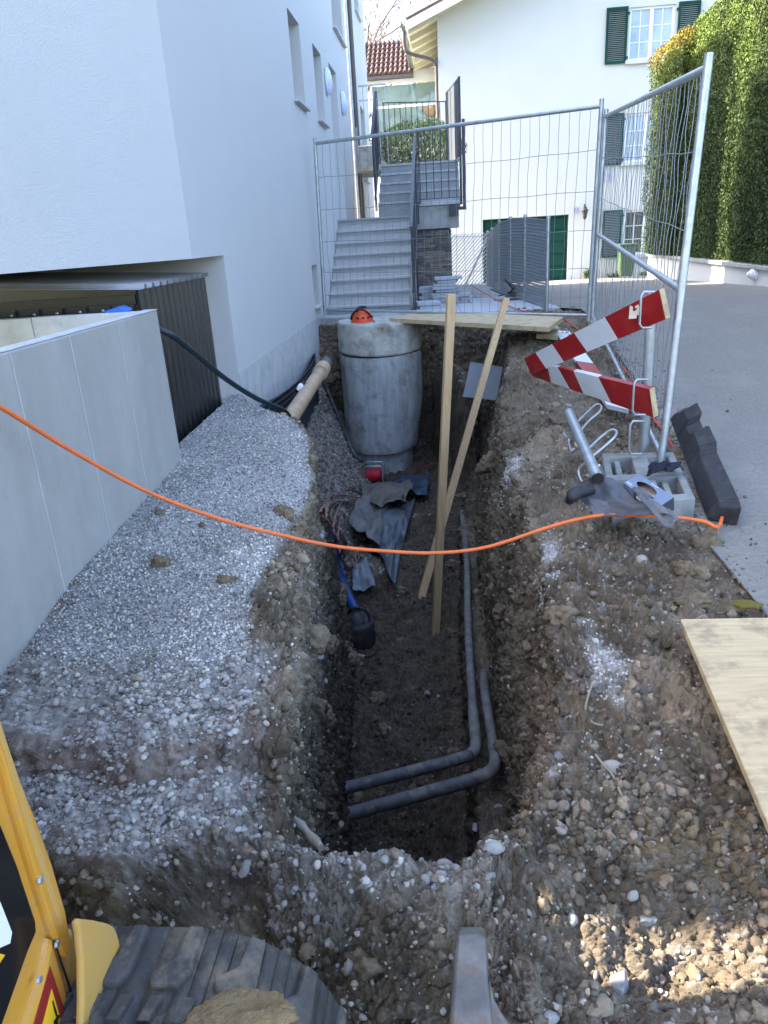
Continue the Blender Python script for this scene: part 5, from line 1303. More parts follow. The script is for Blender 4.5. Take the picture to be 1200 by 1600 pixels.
MB().tube(spline([(pc.x - .1, pc.y, -2.72), (pc.x - .06, pc.y - .02, -2.60), (pc.x + .06, pc.y - .02, -2.60), (pc.x + .1, pc.y, -2.72)], 6), .010, 6).build('handle', MT['plastic_black'], pu)
o = MB().tube(spline([(pc.x + .05, pc.y - .05, -2.7), (pc.x + .16, pc.y - .06, -2.82), (pc.x + .13, pc.y - .2, -2.88), (pc.x - .05, pc.y - .22, -2.88), (pc.x - .15, pc.y - .1, -2.87)], 8), .006, 6).build('power_cord', MT['black'], pu)

# cable reel
rc = lay(585, 748, .09); RY = rc.y
cr = thing('cable_reel', 'small red cable reel in a wire frame below the manhole', 'cable reel', (rc.x, RY, rc.z - .12))
rc = Vector((rc.x, RY, rc.z))
MB().lathe(tuple(rc), [(.07, -.085), (.075, -.08), (.075, .08), (.07, .085), (0, .085)], 20, axis=(1, 0, .15)).build('drum', MT['red_reel'], cr)
for i in range(9):
    MB().lathe(tuple(rc + Vector((-.07 + i * .0175, 0, (-.07 + i * .0175) * .15))), [(.074, -.006), (.084, 0), (.074, .006)], 20, axis=(1, 0, .15)).build('cable_winding', MT['red_reel'], cr)
fw, fh = .105, .13
for yo in (-.085, .085):
    L_ = [rc + Vector((sx * fw, yo, sz * fh)) for sx, sz in [(-.8, -1), (.8, -1), (1, -.85), (1, .85), (.8, 1), (-.8, 1), (-1, .85), (-1, -.85)]]
    MB().tube(L_, .009, 6, closed=True).build('frame', MT['galv'], cr)
for sx, sz in ((-1, 0), (1, 0)): MB().tube([rc + Vector((sx * fw, -.085, 0)), rc + Vector((sx * fw, .085, 0))], .008, 6).build('cross_bar', MT['galv'], cr)

# muddy sheets in the trench
def sheet(name, label, cat, outline, zf, m, nu=26, nv=26, amp=.03, seed=1, Z0=None):
    nu = int(nu * 1.6); nv = int(nv * 1.6)
    """outline: 4 corner points (world); a rumpled quad sheet with real thickness"""
    a, b, c, d = [Vector(p) for p in outline]; pts = []
    for j in range(nv + 1):
        for i in range(nu + 1):
            u, v = i / nu, j / nv; pts.append(a.lerp(b, u).lerp(d.lerp(c, u), v))
    uu = np.tile(np.linspace(0, 1, nu + 1), nv + 1); vv = np.repeat(np.linspace(0, 1, nv + 1), nu + 1)
    a_, b_, c_, d_ = [np.array(p[:]) for p in (a, b, c, d)]
    Q_ = np.stack([uu * 3, vv * 3, np.full_like(uu, seed * 3.3)], 1)
    wu = uu + .12 * fbm(Q_ * .9, 2, seed) * amp / .03; wv = vv + .12 * fbm(Q_ * .9 + 7, 2, seed + 1) * amp / .03
    A_ = (a_ * ((1 - wu) * (1 - wv))[:, None] + b_ * (wu * (1 - wv))[:, None] + c_ * (wu * wv)[:, None] + d_ * ((1 - wu) * wv)[:, None])
    n = (b - a).cross(d - a).normalized()
    if n.z < 0: n = -n
    f = fbm(Q_ * .8, 2, seed + 2) * amp * 2.0 + (1 - np.abs(fbm(Q_ * np.array([.9, .7, 1]), 2, seed + 4)) * 2.4) * amp * .6 + fbm(Q_ * 2.5, 2, seed + 6) * amp * .3
    A_ = A_ + np.array(n[:]) * (f + amp * .5)[:, None] + np.array([0, 0, 1.0]) * ((vv * zf)[:, None])
    mb = MB().add([tuple(p) for p in A_], [(j * (nu + 1) + i, j * (nu + 1) + i + 1, (j + 1) * (nu + 1) + i + 1, (j + 1) * (nu + 1) + i) for j in range(nv) for i in range(nu)], 0, True)
    o = mb.build(name, m); s_ = o.modifiers.new('s', 'SOLIDIFY'); s_.thickness = .003
    return tag(o, label, cat)
ZT = -2.62
sheet('plastic_sheet', 'blue-grey muddy plastic sheet draped to a point in the middle of the trench', 'plastic sheet', [lay(590, 800, .12), lay(646, 790, .12), lay(620, 918, .05), lay(580, 870, .07)], .0, MT['tarp'], 30, 40, .045, 3)
sheet('plastic_sheet', 'brownish crumpled sheet lying across the top of the blue-grey one', 'plastic sheet', [lay(570, 770, .12), lay(642, 764, .14), lay(638, 806, .20), lay(580, 816, .20)], .02, mat('brown_muddy_sheet', (.12, .105, .088), .6, .3, 6, .003, 25), 24, 20, .04, 5)
sheet('plastic_sheet', 'muddy sheet hanging left of the blue-grey one in the trench', 'plastic sheet', [lay(566, 782, .10), lay(606, 802, .14), lay(596, 872, .08), lay(542, 820, .08)], .0, mat('grey_brown_sheet', (.13, .125, .12), .6, .35, 5, .003, 25), 20, 20, .04, 7)
sheet('plastic_sheet', 'dark blue plastic scrap on the trench floor near the cable reel', 'plastic sheet', [lay(618, 752, .06), lay(672, 750, .06), lay(668, 782, .06), lay(616, 780, .08)], .02, mat('dark_blue_sheet', (.03, .05, .085), .45, .3, 9, .003, 25), 16, 16, .05, 8)
sheet('plastic_sheet', 'pale muddy rag on the trench floor right of the blue hose', 'plastic sheet', [lay(552, 885, .06), lay(574, 880, .06), lay(586, 928, .04), lay(550, 928, .05)], .0, mat('pale_muddy_rag', (.16, .18, .20), .7, .3, 9, .003, 25), 14, 14, .03, 9)
# tangle of muddy cable left in the trench
rr = random.Random(4)
for k in range(4):
    pts = []; cx, cy = 548 + k * 3, 775
    base_z = -2.50 - .02 * k
    path = [(598, 757), (575, 775), (548, 768), (520, 782), (508, 800 + 4 * k), (524, 830), (545, 852), (556, 880), (546, 892), (536, 872), (530, 845), (518 + 5 * k, 818), (530, 792 - 3 * k), (560, 784)]
    for (x, y) in path[k:]: pts.append(lay(x + rr.uniform(-7, 7), y + rr.uniform(-6, 6), .03 + .01 * k))
    o = MB().tube(spline(pts, 7), .008, 6).build('muddy_cable', MT['cable_pink'])
    tag(o, ['muddy pinkish cable loosely coiled from the cable reel down the left of the trench', 'second loop of muddy cable lying left of the crumpled sheets', 'third loop of muddy cable hanging towards the blue hose', 'innermost loop of muddy cable beside the hanging sheet'][k], 'cable', 'loops of muddy cable in the trench')
o = MB().tube(spline([lay(604, 800, .10), lay(628, 775, .08), lay(632, 755, .05), lay(655, 735, .04), lay(676, 727, .04), lay(690, 724, .04)], 7), .007, 6).build('red_cable', mat('dull_red_cable', (.30, .05, .04), .6)); tag(o, 'thin red cable looping over the trench floor right of the cable reel', 'cable')
# roots in the corner of the trench
for k, (pts, r, lb) in enumerate([([(420, 1235, -1.42), (440, 1262, -1.48), (470, 1290, -1.50), (502, 1325, -1.47)], .012, 'thick broken root sticking out at the near left corner of the trench'), ([(418, 1262, -1.45), (432, 1280, -1.46), (444, 1308, -1.45)], .008, 'short grey root beside the thick one at the trench corner')]):
    P_ = spline([at(x, y, Z=z) for x, y, z in pts], 6); o = MB().tube(P_, [r * (1 + .25 * sin(i * 1.7)) for i in range(len(P_))], 8).build('root', MT['wood_grey']); tag(o, lb, 'root')
for k, (pts, lb) in enumerate([([(935, 1050), (922, 1080), (915, 1110), (925, 1130), (942, 1135)], 'thin pale root curling on the right bank below the white chippings'), ([(812, 928), (830, 925), (845, 918)], 'tiny root poking out of the right trench wall'), ([(930, 1180), (945, 1200), (958, 1215), (975, 1255)], 'pale rootlet on the clods right of the trench corner')]):
    P_ = []
    for (x, y) in pts:
        P_.append(lay(x, y, .008))
    o = MB().tube(spline(P_, 6), .0035, 5).build('root', mat('pale_root', (.30, .24, .16), .8)); tag(o, lb, 'root')

# ------------------------------------------------------------------ construction fence
def fence(label, bl_, tl_, br_, tr_, nwires, horiz, midrail=None, posts=True, seed=1, group='mobile mesh fence panels', rails=('top', 'bottom')):
    bl_, tl_, br_, tr_ = [Vector(p) for p in (bl_, tl_, br_, tr_)]
    f = thing('mesh_fence_panel', label, 'fence panel', tuple(bl_), group)
    MB().tube([bl_, tl_ + (tl_ - bl_).normalized() * .03], .021, 12).build('post', MT['galv'], f)
    MB().tube([br_, tr_ + (tr_ - br_).normalized() * .03], .021, 12).build('post', MT['galv'], f)
    def e(t, v): return bl_.lerp(br_, t).lerp(tl_.lerp(tr_, t), v)
    MB().tube([e(.003, .985), e(.997, .985)], .019, 12).build('top_rail', MT['galv'], f)
    MB().tube([e(.003, .03), e(.997, .03)], .015, 12).build('bottom_rail', MT['galv'], f)
    if midrail: MB().tube([e(.003, midrail[0]), e(.997, midrail[1])], .018, 12).build('middle_rail', MT['galv'], f)
    rr = random.Random(seed); nn = (br_ - bl_).cross(tl_ - bl_).normalized()
    wires = MB()
    for i in range(1, nwires):
        t = i / nwires; ph = rr.uniform(0, 6); am = rr.uniform(.002, .009); pts = []
        for k in range(15):
            v = .03 + .955 * k / 14
            pts.append(e(t + (am / 3.4) * sin(ph + k * .9) * sin(pi * k / 14) * 1.3, v) + nn * am * sin(ph + k * 1.7))
        wires.tube(pts, .0022, 4, caps=False)
    stuff(wires.build('upright_wires', MT['wire'], f))
    for v in horiz:
        pts = [e(i / 24, v + .002 * sin(i * 1.3 + v * 9) + (-.006 * sin(pi * i / 24))) + nn * .006 for i in range(25)]
        MB().tube(pts, .0026, 4).build('cross_wire', MT['wire'], f)
    return f
bL = at(508, 492, Y=9.30); tL = at(492, 220, Y=9.30)
bR = at(919, 502, Y=7.90); tR = at(940, 160, Y=7.90)
fence('mesh fence panel standing across the far end of the trench in front of the stairs', bL, tL, bR, tR, 33, [.80, .62, .44, .26, .12], seed=2)
b3 = at(925, 502, Y=7.75); t3 = at(947, 176, Y=7.75)
b4 = at(1032, 728, Y=3.86); t4 = at(1107, 95, Y=4.02)
nf = fence('near mesh fence panel at the right, running from base block to far panel', b3, t3, b4, t4, 40, [.80, .615, .12], midrail=(.44, .47), seed=5)
nf_feet = tag(MB().bx(1.50, 1.72, 7.55, 8.1, -1.12, -.965).build('fence_foot', MT['concrete_old'], None, bevel=.02), 'dark concrete fence foot under the shared posts of the two mesh panels', 'fence foot')
tag(MB().tube([at(1004, 730, Y=4.05), at(1019, 455, Y=4.05)], .028, 14).build('barrier_post', MT['galv']), 'galvanised tube post standing on the pallet and holding the red and white boards', 'post')
o = bpy.data.objects['barrier_post']
c = at(1004, 732, Y=4.05)
MB().lathe(tuple(c), [(0, -.01), (.07, -.01), (.07, .004), (.03, .006)], 16).build('flange', MT['plastic_black'], o)
def bracket(x0, y0, x1, y1, Yd, parent):
    pts = [at(x1, y0, Y=Yd), at(x0 + 4, y0, Y=Yd - .02), at(x0, y0 + 6, Y=Yd - .02), at(x0 - 3, y1 - 6, Y=Yd - .02), at(x0 + 1, y1, Y=Yd - .02), at(x1 - 4, y1, Y=Yd)]
    MB().tube(pts, .006, 8).build('bracket', MT['galv'], parent)
bracket(1002, 456, 1022, 512, 3.84, o); bracket(991, 593, 1012, 648, 3.84, o); bracket(985, 658, 1006, 709, 3.84, o)
# striped barrier boards
def barrier(label, corners, stripes, th=.028, group='red and white barrier boards', end='wood'):
    a, b, c, d = [Vector(p) for p in corners]      # left-top, right-top, right-bottom, left-bottom
    n = (b - a).cross(d - a).normalized()
    if n.y < 0: n = -n
    mb = MB(); k = len(stripes); bounds = stripes
    t = thing('barrier_board', label, 'barrier board', tuple(d), group)
    for i in range(len(bounds) - 1):
        (u0, v0), (u1, v1), col = bounds[i][:2], bounds[i + 1][:2], bounds[i][2]
        P_ = [a.lerp(b, u0), a.lerp(b, u1), d.lerp(c, v1), d.lerp(c, v0)]
        MB().prism(P_, n * th).build('red_stripe' if col == 'r' else 'white_stripe', MT['red'] if col == 'r' else MT['white'], t)
    e = (b - a).normalized() * .003
    MB().prism([b + e, b + e * 3 , c + e * 3, c + e], n * th).build('end_grain', MT['wood_y'], t)
    return t, a, b, c, d, n
sk = .03
br1 = barrier('upper red and white barrier board slanting up to the post', [at(819, 560, Y=5.25), at(1029, 453, Y=3.88), at(1039, 499, Y=3.88), at(830, 586, Y=5.2)],
        [(0, 0, 'r'), (.115, .15, 'w'), (.27, .31, 'r'), (.455, .50, 'w'), (.68, .72, 'r'), (1, 1, 'r')])
br2 = barrier('lower red and white barrier board sloping down to the post bracket', [at(822, 562, Y=5.3), at(1014, 608, Y=3.88), at(1020, 652, Y=3.88), at(832, 588, Y=5.3)],
        [(0, 0, 'r'), (.22, .20, 'w'), (.32, .38, 'r'), (.46, .50, 'w'), (.66, .72, 'r'), (1, 1, 'r')])
br3 = barrier('white-ended barrier board lying on the dirt beneath the crossed pair', [at(862, 512, Z=-1.03), at(884, 512, Z=-1.03), at(990, 640, Z=-1.19), at(965, 640, Z=-1.19)][::-1][0:0] or [at(948, 632, Z=-1.15), at(862, 511, Z=-1.02), at(886, 513, Z=-1.03), at(982, 640, Z=-1.15)],
        [(0, 0, 'w'), (.28, .28, 'r'), (.45, .45, 'w'), (1, 1, 'w')])
# cream clip on the upper board
c = at(989, 487, Y=4.02)
s_ = thing('board_clip', 'cream plastic clip fixed to the upper barrier board beside the bracket', 'clip', tuple(c))
dY = 4.05
mb = MB().prism([at(x, y, Y=dY) for x, y in [(984, 477), (988, 479), (988, 486), (992, 486), (992, 479), (997, 475), (1001, 475), (999, 492), (994, 492), (994, 497), (982, 498)]], (0, -.012, 0)); mb.build('body', mat('cream_plastic', (.62, .56, .44), .6), s_)
mb = MB().prism([at(x, y, Y=dY - .012) for x, y in [(992, 482), (994.5, 481), (994.5, 484), (992, 484.5)]], (0, -.003, 0)); mb.build('hole', MT['black'], s_)

# tube with hoops (rack) on the dirt
rk = thing('hooped_rack_tube', 'galvanised tube with bent wire hoops lying on the dirt beside the pallet', 'bicycle rack', tuple(at(915, 720, Z=-1.15)))
a = at(889, 645, Z=-.98); b = at(934, 748, Z=-1.02)
MB().tube([a, b], .026, 18, caps=False).build('tube', MT['galv'], rk)
MB().tube([a + (b - a) * .002, b], .022, 18, caps=True).build('tube_bore', MT['black'], rk)
rk_t = bpy.data.objects.get('tube_bore')
def hoop(pts, zs):
    P_ = [at(x, y, Z=z) for (x, y), z in zip(pts, zs)]; MB().tube(spline(P_, 5), .0058, 7).build('hoop', MT['galv'], rk)
hoop([(904, 658), (920, 642), (932, 632), (939, 634), (938, 642), (922, 656), (908, 672)], [-.97, -.94, -.92, -.92, -.93, -.96, -.99])
hoop([(920, 701), (940, 682), (955, 672), (963, 674), (961, 682), (945, 697), (927, 712)], [-.99, -.96, -.93, -.93, -.94, -.97, -1.0])
hoop([(898, 664), (884, 672), (881, 678), (888, 684), (899, 676)], [-1.0, -1.04, -1.06, -1.07, -1.02])
hoop([(902, 676), (889, 686), (892, 702), (895, 706), (908, 696)], [-1.01, -1.06, -1.09, -1.1, -1.04])
hoop([(917, 722), (904, 734), (908, 750), (912, 752), (926, 742)], [-1.02, -1.06, -1.1, -1.1, -1.05])
hoop([(936, 727), (942, 740), (943, 752)], [-1.0, -1.06, -1.12])

# slotted concrete foot block (pallet-like)
PZ = -1.19
A0 = at(940, 708, Z=PZ); A1 = at(1052, 706, Z=PZ); A2 = at(1087, 778, Z=PZ); A3 = at(955, 790, Z=PZ)
pb = thing('slotted_base_block', 'grey slotted base block on the dirt carrying the fence and barrier posts', 'base block', tuple((A0 + A2) / 2 - Vector((0, 0, .1))))
def Q(u, v, dz=0): p = A0.lerp(A1, u).lerp(A3.lerp(A2, u), v); return (p.x, p.y, p.z + dz)
def blk(u0, u1, v0, v1, z0, z1, m='concrete_old', nm='bar'):
    p = [Vector(Q(u0, v0, z1)), Vector(Q(u1, v0, z1)), Vector(Q(u1, v1, z1)), Vector(Q(u0, v1, z1))]
    MB().prism(p, (0, 0, z0 - z1)).build(nm, MT[m], pb, bevel=.006)
MT['block'] = mat('dusty_grey_plastic_concrete', (.22, .225, .215), .8, .25, 9, .003, 60, dirt=(.33, .32, .28), dirt_scale=10, dirt_amt=.7)
H_ = .12
for (u0, u1, v0, v1) in [(0, 1, 0, .10), (0, .98, .47, .56), (.02, 1, .90, 1.0)]: blk(u0, u1, v0, v1, -H_, 0, 'block', 'cross_bar')
for (u0, u1) in [(0, .10), (.40, .62), (.90, 1.0)]:
    blk(u0, u1, .102, .468, -H_, -.002, 'block', 'long_bar'); blk(u0, u1, .562, .898, -H_, -.002, 'block', 'long_bar')
blk(.16, .24, .102, .468, -H_, -.02, 'block', 'rib'); blk(.70, .78, .562, .898, -H_, -.02, 'block', 'rib'); blk(.28, .34, .562, .898, -H_, -.02, 'block', 'rib')
blk(.1, .9, .1, .9, -H_ - .01, -.085, 'block', 'web')
sheet('navy_cloth', 'dark navy cloth bunched on the base block against the fence post', 'cloth', [at(1015, 730, Z=-1.15), at(1060, 724, Z=-1.15), at(1062, 745, Z=-1.17), at(1008, 742, Z=-1.16)], .01, MT['cloth'], 24, 14, .03, 21)
sheet('grey_sheet', 'grey plastic sheet crumpled on the dirt in front of the base block', 'plastic sheet', [at(893, 772, Z=-1.13), at(962, 757, Z=-1.10), at(1052, 820, Z=-1.14), at(925, 806, Z=-1.17)], .0, MT['sheet'], 40, 26, .028, 22)
sheet('grey_sheet', 'pointed grey flap of plastic sheet hanging over the orange cable', 'plastic sheet', [at(985, 770, Z=-1.07), at(1002, 766, Z=-1.06), at(1062, 812, Z=-1.12), at(1046, 828, Z=-1.13)], .0, MT['sheet'], 24, 12, .012, 23)
o = MB().tube(spline([at(890, 782, Z=-1.12), at(893, 776, Z=-1.09), at(905, 768, Z=-1.075), at(925, 763, Z=-1.07)], 6), [.02] * 6 + [.03] * 13, 12).build('sheet_roll', MT['plastic_black']); tag(o, 'black rolled edge at the left end of the grey plastic sheet', 'plastic sheet')
# cardboard box with round window
bz = -1.065
B0 = at(1000, 741, Z=bz); B1 = at(1053, 777, Z=bz); B2 = at(1030, 792, Z=bz - .012); B3 = at(974, 754, Z=bz - .012)
bxo = thing('cardboard_box', 'small blue-grey cardboard box with an oval window lying on the base block', 'box', tuple(B3))
nbox = (B1 - B0).cross(B3 - B0).normalized(); nbox = -nbox if nbox.z < 0 else nbox
def BQ(u, v, h=0): p = B0.lerp(B1, u).lerp(B3.lerp(B2, u), v); return p + nbox * h
# lid with an oval hole
n = 32; vs = []; 
for i in range(n):
    a = 2 * pi * i / n + pi / 4; cu_, sv = cos(a), sin(a); m_ = max(abs(cu_), abs(sv))
    vs.append(BQ(.5 + .5 * cu_ / m_, .5 + .5 * sv / m_)); vs.append(BQ(.44 + .27 * cu_, .48 + .25 * sv))
MB().add(vs, [(2 * i, 2 * ((i + 1) % n), 2 * ((i + 1) % n) + 1, 2 * i + 1) for i in range(n)]).build('lid', MT['box'], bxo)
for (p, q, m) in [((0, 1), (1, 1), 'box'), ((1, 1), (1, 0), 'box_dark'), ((1, 0), (0, 0), 'box'), ((0, 0), (0, 1), 'box')]:
    MB().quad(BQ(*p), BQ(*q), BQ(*q, -.055), BQ(*p, -.055)).build('side', MT[m], bxo)
MB().quad(BQ(.02, .02, -.03), BQ(.98, .02, -.03), BQ(.98, .98, -.03), BQ(.02, .98, -.03)).build('inner_tray', MT['card'], bxo)
bandp = [BQ(.30, 1.002, -.008), BQ(.98, 1.002, -.008), BQ(.98, 1.002, -.042), BQ(.30, 1.002, -.042)]
out_ = (BQ(.5, 1.2) - BQ(.5, 1.0)).normalized() * .0012
MB().quad(*[p + out_ for p in bandp]).build('dark_band', MT['box_dark'], bxo)
for (u0, u1) in [(.38, .64), (.70, .92)]:
    MB().quad(*[BQ(u, 1.003, h) + out_ * 2 for u, h in [(u0, -.018), (u1, -.018), (u1, -.030), (u0, -.030)]]).build('white_print', MT['white_plastic'], bxo)
for k in range(4):
    MB().quad(*[BQ(u, v, .0012) for u, v in [(.40 + k * .055, .06), (.43 + k * .055, .06), (.43 + k * .055, .12), (.40 + k * .055, .12)]]).build('white_print', MT['white_plastic'], bxo)
for k in range(2): MB().quad(*[BQ(u, v, .0012) for u, v in [(.03, .80 + k * .07), (.18, .80 + k * .07), (.18, .83 + k * .07), (.03, .83 + k * .07)]]).build('white_print', MT['white_plastic'], bxo)
# black rubber base leaning at the asphalt edge
rb = thing('rubber_base', 'long black rubber fence base standing on edge between block and asphalt', 'rubber base', tuple(at(1120, 820, Z=-1.29)))
r0 = at(1062, 650, Z=-1.12); r1 = at(1135, 815, Z=-1.28)
ax_ = (r1 - r0).normalized(); 
K0 = at(1046, 655, Z=-1.15); K1 = at(1105, 812, Z=-1.29); K2 = at(1152, 822, Z=-1.29); K3 = at(1072, 642, Z=-1.10)
prof_r = [(0.0, .30), (.05, .55), (.10, 1.0), (.22, 1.0), (.24, .72), (.33, .72), (.36, 1.0), (.52, 1.0), (.58, .80), (.95, .78), (1.0, .72)]
L0 = [K0.lerp(K1, t) for t, _ in prof_r]; 
nrm_r = Vector((.35, -.25, .9)).normalized()
for i in range(len(prof_r) - 1):
    (t0, h0), (t1, h1) = prof_r[i], prof_r[i + 1]
    if t1 - t0 < .01: continue
    a0, a1 = K0.lerp(K1, t0), K0.lerp(K1, t1); b0, b1 = K3.lerp(K2, t0), K3.lerp(K2, t1)
    up0, up1 = nrm_r * .135 * h0, nrm_r * .135 * h1
    vs = [a0, a1, b1, b0, a0 + up0 * .8 + (b0 - a0) * .12, a1 + up1 * .8 + (b1 - a1) * .12, b1 + up1 - (b1 - a1) * .25, b0 + up0 - (b0 - a0) * .25]
    MB().add(vs, [(3, 2, 1, 0), (4, 5, 6, 7), (0, 1, 5, 4), (1, 2, 6, 5), (2, 3, 7, 6), (3, 0, 4, 7)]).build('segment', MT['plastic_black'], rb, bevel=.006)
# yellow moss tuft at asphalt corner, mud clump
o = bpy.data.objects.new('moss_tuft', rock_mesh('moss_tuft', 77, 4, .5, .35, MT['moss'])); COL.objects.link(o); p = at(1165, 945, Z=-1.27); o.location = p; o.scale = (.05, .035, .03); tag(o, 'small yellowish moss tuft at the asphalt corner above the board', 'moss'); LOC['moss_tuft'] = p

# ------------------------------------------------------------------ paved yard clutter
def slab_stack(label, x, y, rows, w_, d_, th, seed, jit=.05, rot=0.0):
    rr = random.Random(seed); z = float(road_z(y)) + .012
    s_ = thing('slab_stack', label, 'paving slabs', (x, y, z), 'loose piles of paving slabs below the landing')
    for k in range(rows):
        o = MB().box((0, 0, 0), (w_ * rr.uniform(.75, 1.05), d_, th)).build('paving_slab', MT['patio'], None, bevel=.003, seg=1)
        o.parent = s_; o.location = (rr.uniform(-jit, jit), rr.uniform(-jit, jit) * .5, th / 2 + k * (th + .004)); o.rotation_euler = (rr.uniform(-.02, .02), 0, rot + rr.uniform(-.12, .12))
    return s_
slab_stack('tallest pile of grey paving slabs in front of the split stone wall', .03, 11.95, 9, .40, .30, .042, 1, .04)
slab_stack('lower pile of grey paving slabs between the railing and the tallest pile', -.24, 12.2, 6, .28, .3, .042, 2, .05)
slab_stack('flat pair of paving slabs leaning at the foot of the stair railing', -.22, 10.75, 2, .42, .4, .045, 3, .02, .2)
slab_stack('short pile of grey paving slabs right of the tallest pile', .33, 12.2, 3, .2, .3, .045, 4, .03)
sc = thing('scrap_heap', 'heap of bent dark metal scrap and folded chair legs in the paved yard', 'scrap metal', tuple(at(800, 465, Z=-1.06)))
rr = random.Random(9); cc = at(800, 462, Z=-1.04)
for k in range(15):
    p0 = cc + Vector((rr.uniform(-.28, .25), rr.uniform(-.5, .3), rr.uniform(0, .05))); p1 = cc + Vector((rr.uniform(-.15, .2), rr.uniform(-.4, .3), rr.uniform(.05, .28)))
    if k % 3 == 0: p1 = p0 + (p1 - p0) * 1.7
    MB().bar(p0, p1, .018, .018).build('metal_bar', MT['darksteel'] if k % 2 else MT['brown_metal'], sc)
MB().box(cc + Vector((-.05, -.2, .03)), (.5, .45, .02), Matrix.Rotation(.3, 3, 'Y') @ Matrix.Rotation(.4, 3, 'Z')).build('bent_sheet', MT['panelsteel'], sc)
# chain-link fence dividing yard and driveway
cf = thing('chain_link_fence', 'low grey chain-link fence with round posts running between yard and driveway', 'fence', (1.21, 9.1, -.96))
post_px = [(857, 340, 487), (821, 337, 467), (798, 340, 455), (780, 345, 446), (769, 357, 436), (762, 362, 433)]
pY = [9.15, 11.2, 12.9, 14.5, 15.6, 16.4]
tops = []; bots = []
for (x, yt, yb), Yd in zip(post_px, pY):
    t_ = at(x, yt, Y=Yd); b_ = Vector((t_.x, Yd, float(road_z(Yd)))); tops.append(t_); bots.append(b_)
    MB().tube([b_, t_], .022, 10).lathe(tuple(t_), [(.026, -.02), (.027, .01), (0, .025)], 10).build('post', MT['galv'], cf)
mesh_ = MB()
for i in range(len(tops) - 1):
    L_ = (tops[i + 1] - tops[i]).length; Hh = .98; s = .07; nst = int(L_ / s)
    def G(u, v): return bots[i].lerp(bots[i + 1], u).lerp(tops[i].lerp(tops[i + 1], u), v)
    kk = int(Hh / s)
    for j in range(-kk, nst + 1):
        u0, v0, u1, v1 = j / nst, 0.02, (j + kk) / nst, .97
        if u0 < 0: v0 += (-u0) / (u1 - u0) * (v1 - v0); u0 = 0
        if u1 > 1: v1 = v0 + (1 - u0) / (u1 - u0) * (v1 - v0); u1 = 1
        if u1 <= u0: continue
        mesh_.tube([G(u0, v0), G(u1, v1)], 0.0042, 3, caps=False); mesh_.tube([G(u0, .99 - v0), G(u1, .99 - v1)], .003, 3, caps=False)
stuff(mesh_.build('chain_link', MT['wire'], cf))
for i in range(len(tops) - 1): MB().tube([tops[i] - Vector((0, 0, .03)), tops[i + 1] - Vector((0, 0, .03))], .006, 5).build('tension_wire', MT['wire'], cf)
cg = thing('yard_end_fence', 'short sunlit chain-link fence with a diagonal brace closing the yard', 'fence', (.5, 16.9, -1.1))
a = Vector((-.1, 16.9, -1.2)); b = Vector((.93, 16.6, -1.2)); mesh_ = MB(); Hh = 1.12; s = .075; nst = int(1.05 / s); kk = int(Hh / s)
def G2(u, v): return a.lerp(b, u) + Vector((0, 0, v * Hh))
for j in range(-kk, nst + 1):
    u0, v0, u1, v1 = j / nst, 0.0, (j + kk) / nst, 1.0
    if u0 < 0: v0 = -u0 / (u1 - u0); u0 = 0
    if u1 > 1: v1 = v0 + (1 - u0) / ((j + kk) / nst - u0) * (1 - v0); u1 = 1
    if u1 <= u0: continue
    mesh_.tube([G2(u0, v0), G2(u1, v1)], .011, 3, caps=False); mesh_.tube([G2(u0, 1 - v0), G2(u1, 1 - v1)], .004, 3, caps=False)
stuff(mesh_.build('chain_link', MT['white_frame'], cg))  # mesh coloured white to imitate the sunlight on it
MB().tube([G2(.5, 0) + Vector((0, -.03, 0)), G2(1, .9) + Vector((0, -.03, 0))], .022, 8).build('brace', MT['white_frame'], cg)
for u in (0, 1): MB().tube([G2(u, 0), G2(u, 1.02)], .022, 8).build('post', MT['galv'], cg)
tag(MB().bx(.15, 1.25, 16.55, 17.0, -1.28, -1.17).build('soil_strip', MT['mud_brown'], None, bevel=.02), 'narrow strip of brown soil at the foot of the braced fence', 'soil')

# ------------------------------------------------------------------ excavator
ex = thing('excavator', 'yellow mini excavator at the lower left, its cab corner and rubber track in view', 'excavator', (-1.2, .3, -1.6))
def exp_poly(px, X=-.6, th=.03):
    return [at(x, y, X=X) for x, y in px]
def exc_part(name, px, m, X, th, bevel=.004):
    MB().prism(exp_poly(px, X), (-th, 0, 0)).build(name, m, ex, bevel=bevel)
# body behind: keeps out of the picture but is what the machine stands on and shades with
exc_part('cab_frame', [(-160, 700), (-40, 1000), (0, 1165), (30, 1290), (77, 1442), (78, 1462), (73, 1485), (50, 1569), (38, 1610), (-40, 1800), (-300, 1800), (-300, 700)], MT['exc'], -.600, .05, .006)
exc_part('black_panel', [(-165, 900), (-40, 1200), (0, 1285), (27, 1352), (56, 1440), (57, 1456), (44, 1487), (4, 1600), (-70, 1790), (-280, 1790), (-280, 900)], MT['exc_black'], -.594, .02, .002)
exc_part('door_edge', [(-60, 900), (0, 1118), (30, 1210), (60, 1285), (83, 1350), (104, 1423), (113, 1475), (110, 1494), (104, 1499), (97, 1494), (78, 1440), (50, 1350), (25, 1265), (0, 1172), (-75, 900)], MT['exc'], -.588, .035, .007)
exc_part('door_groove', [(-50, 960), (8, 1150), (38, 1240), (66, 1330), (88, 1400), (100, 1440), (96, 1447), (80, 1405), (60, 1342), (30, 1250), (2, 1160), (-58, 960)], MT['exc_dusty'], -.5865, .003, .001)
exc_part('lower_body', [(78, 1461), (86, 1466), (95, 1500), (104, 1528), (110, 1560), (113, 1610), (110, 1800), (30, 1800), (-20, 1800), (42, 1606), (62, 1545), (74, 1490)], MT['exc'], -.590, .06, .010)
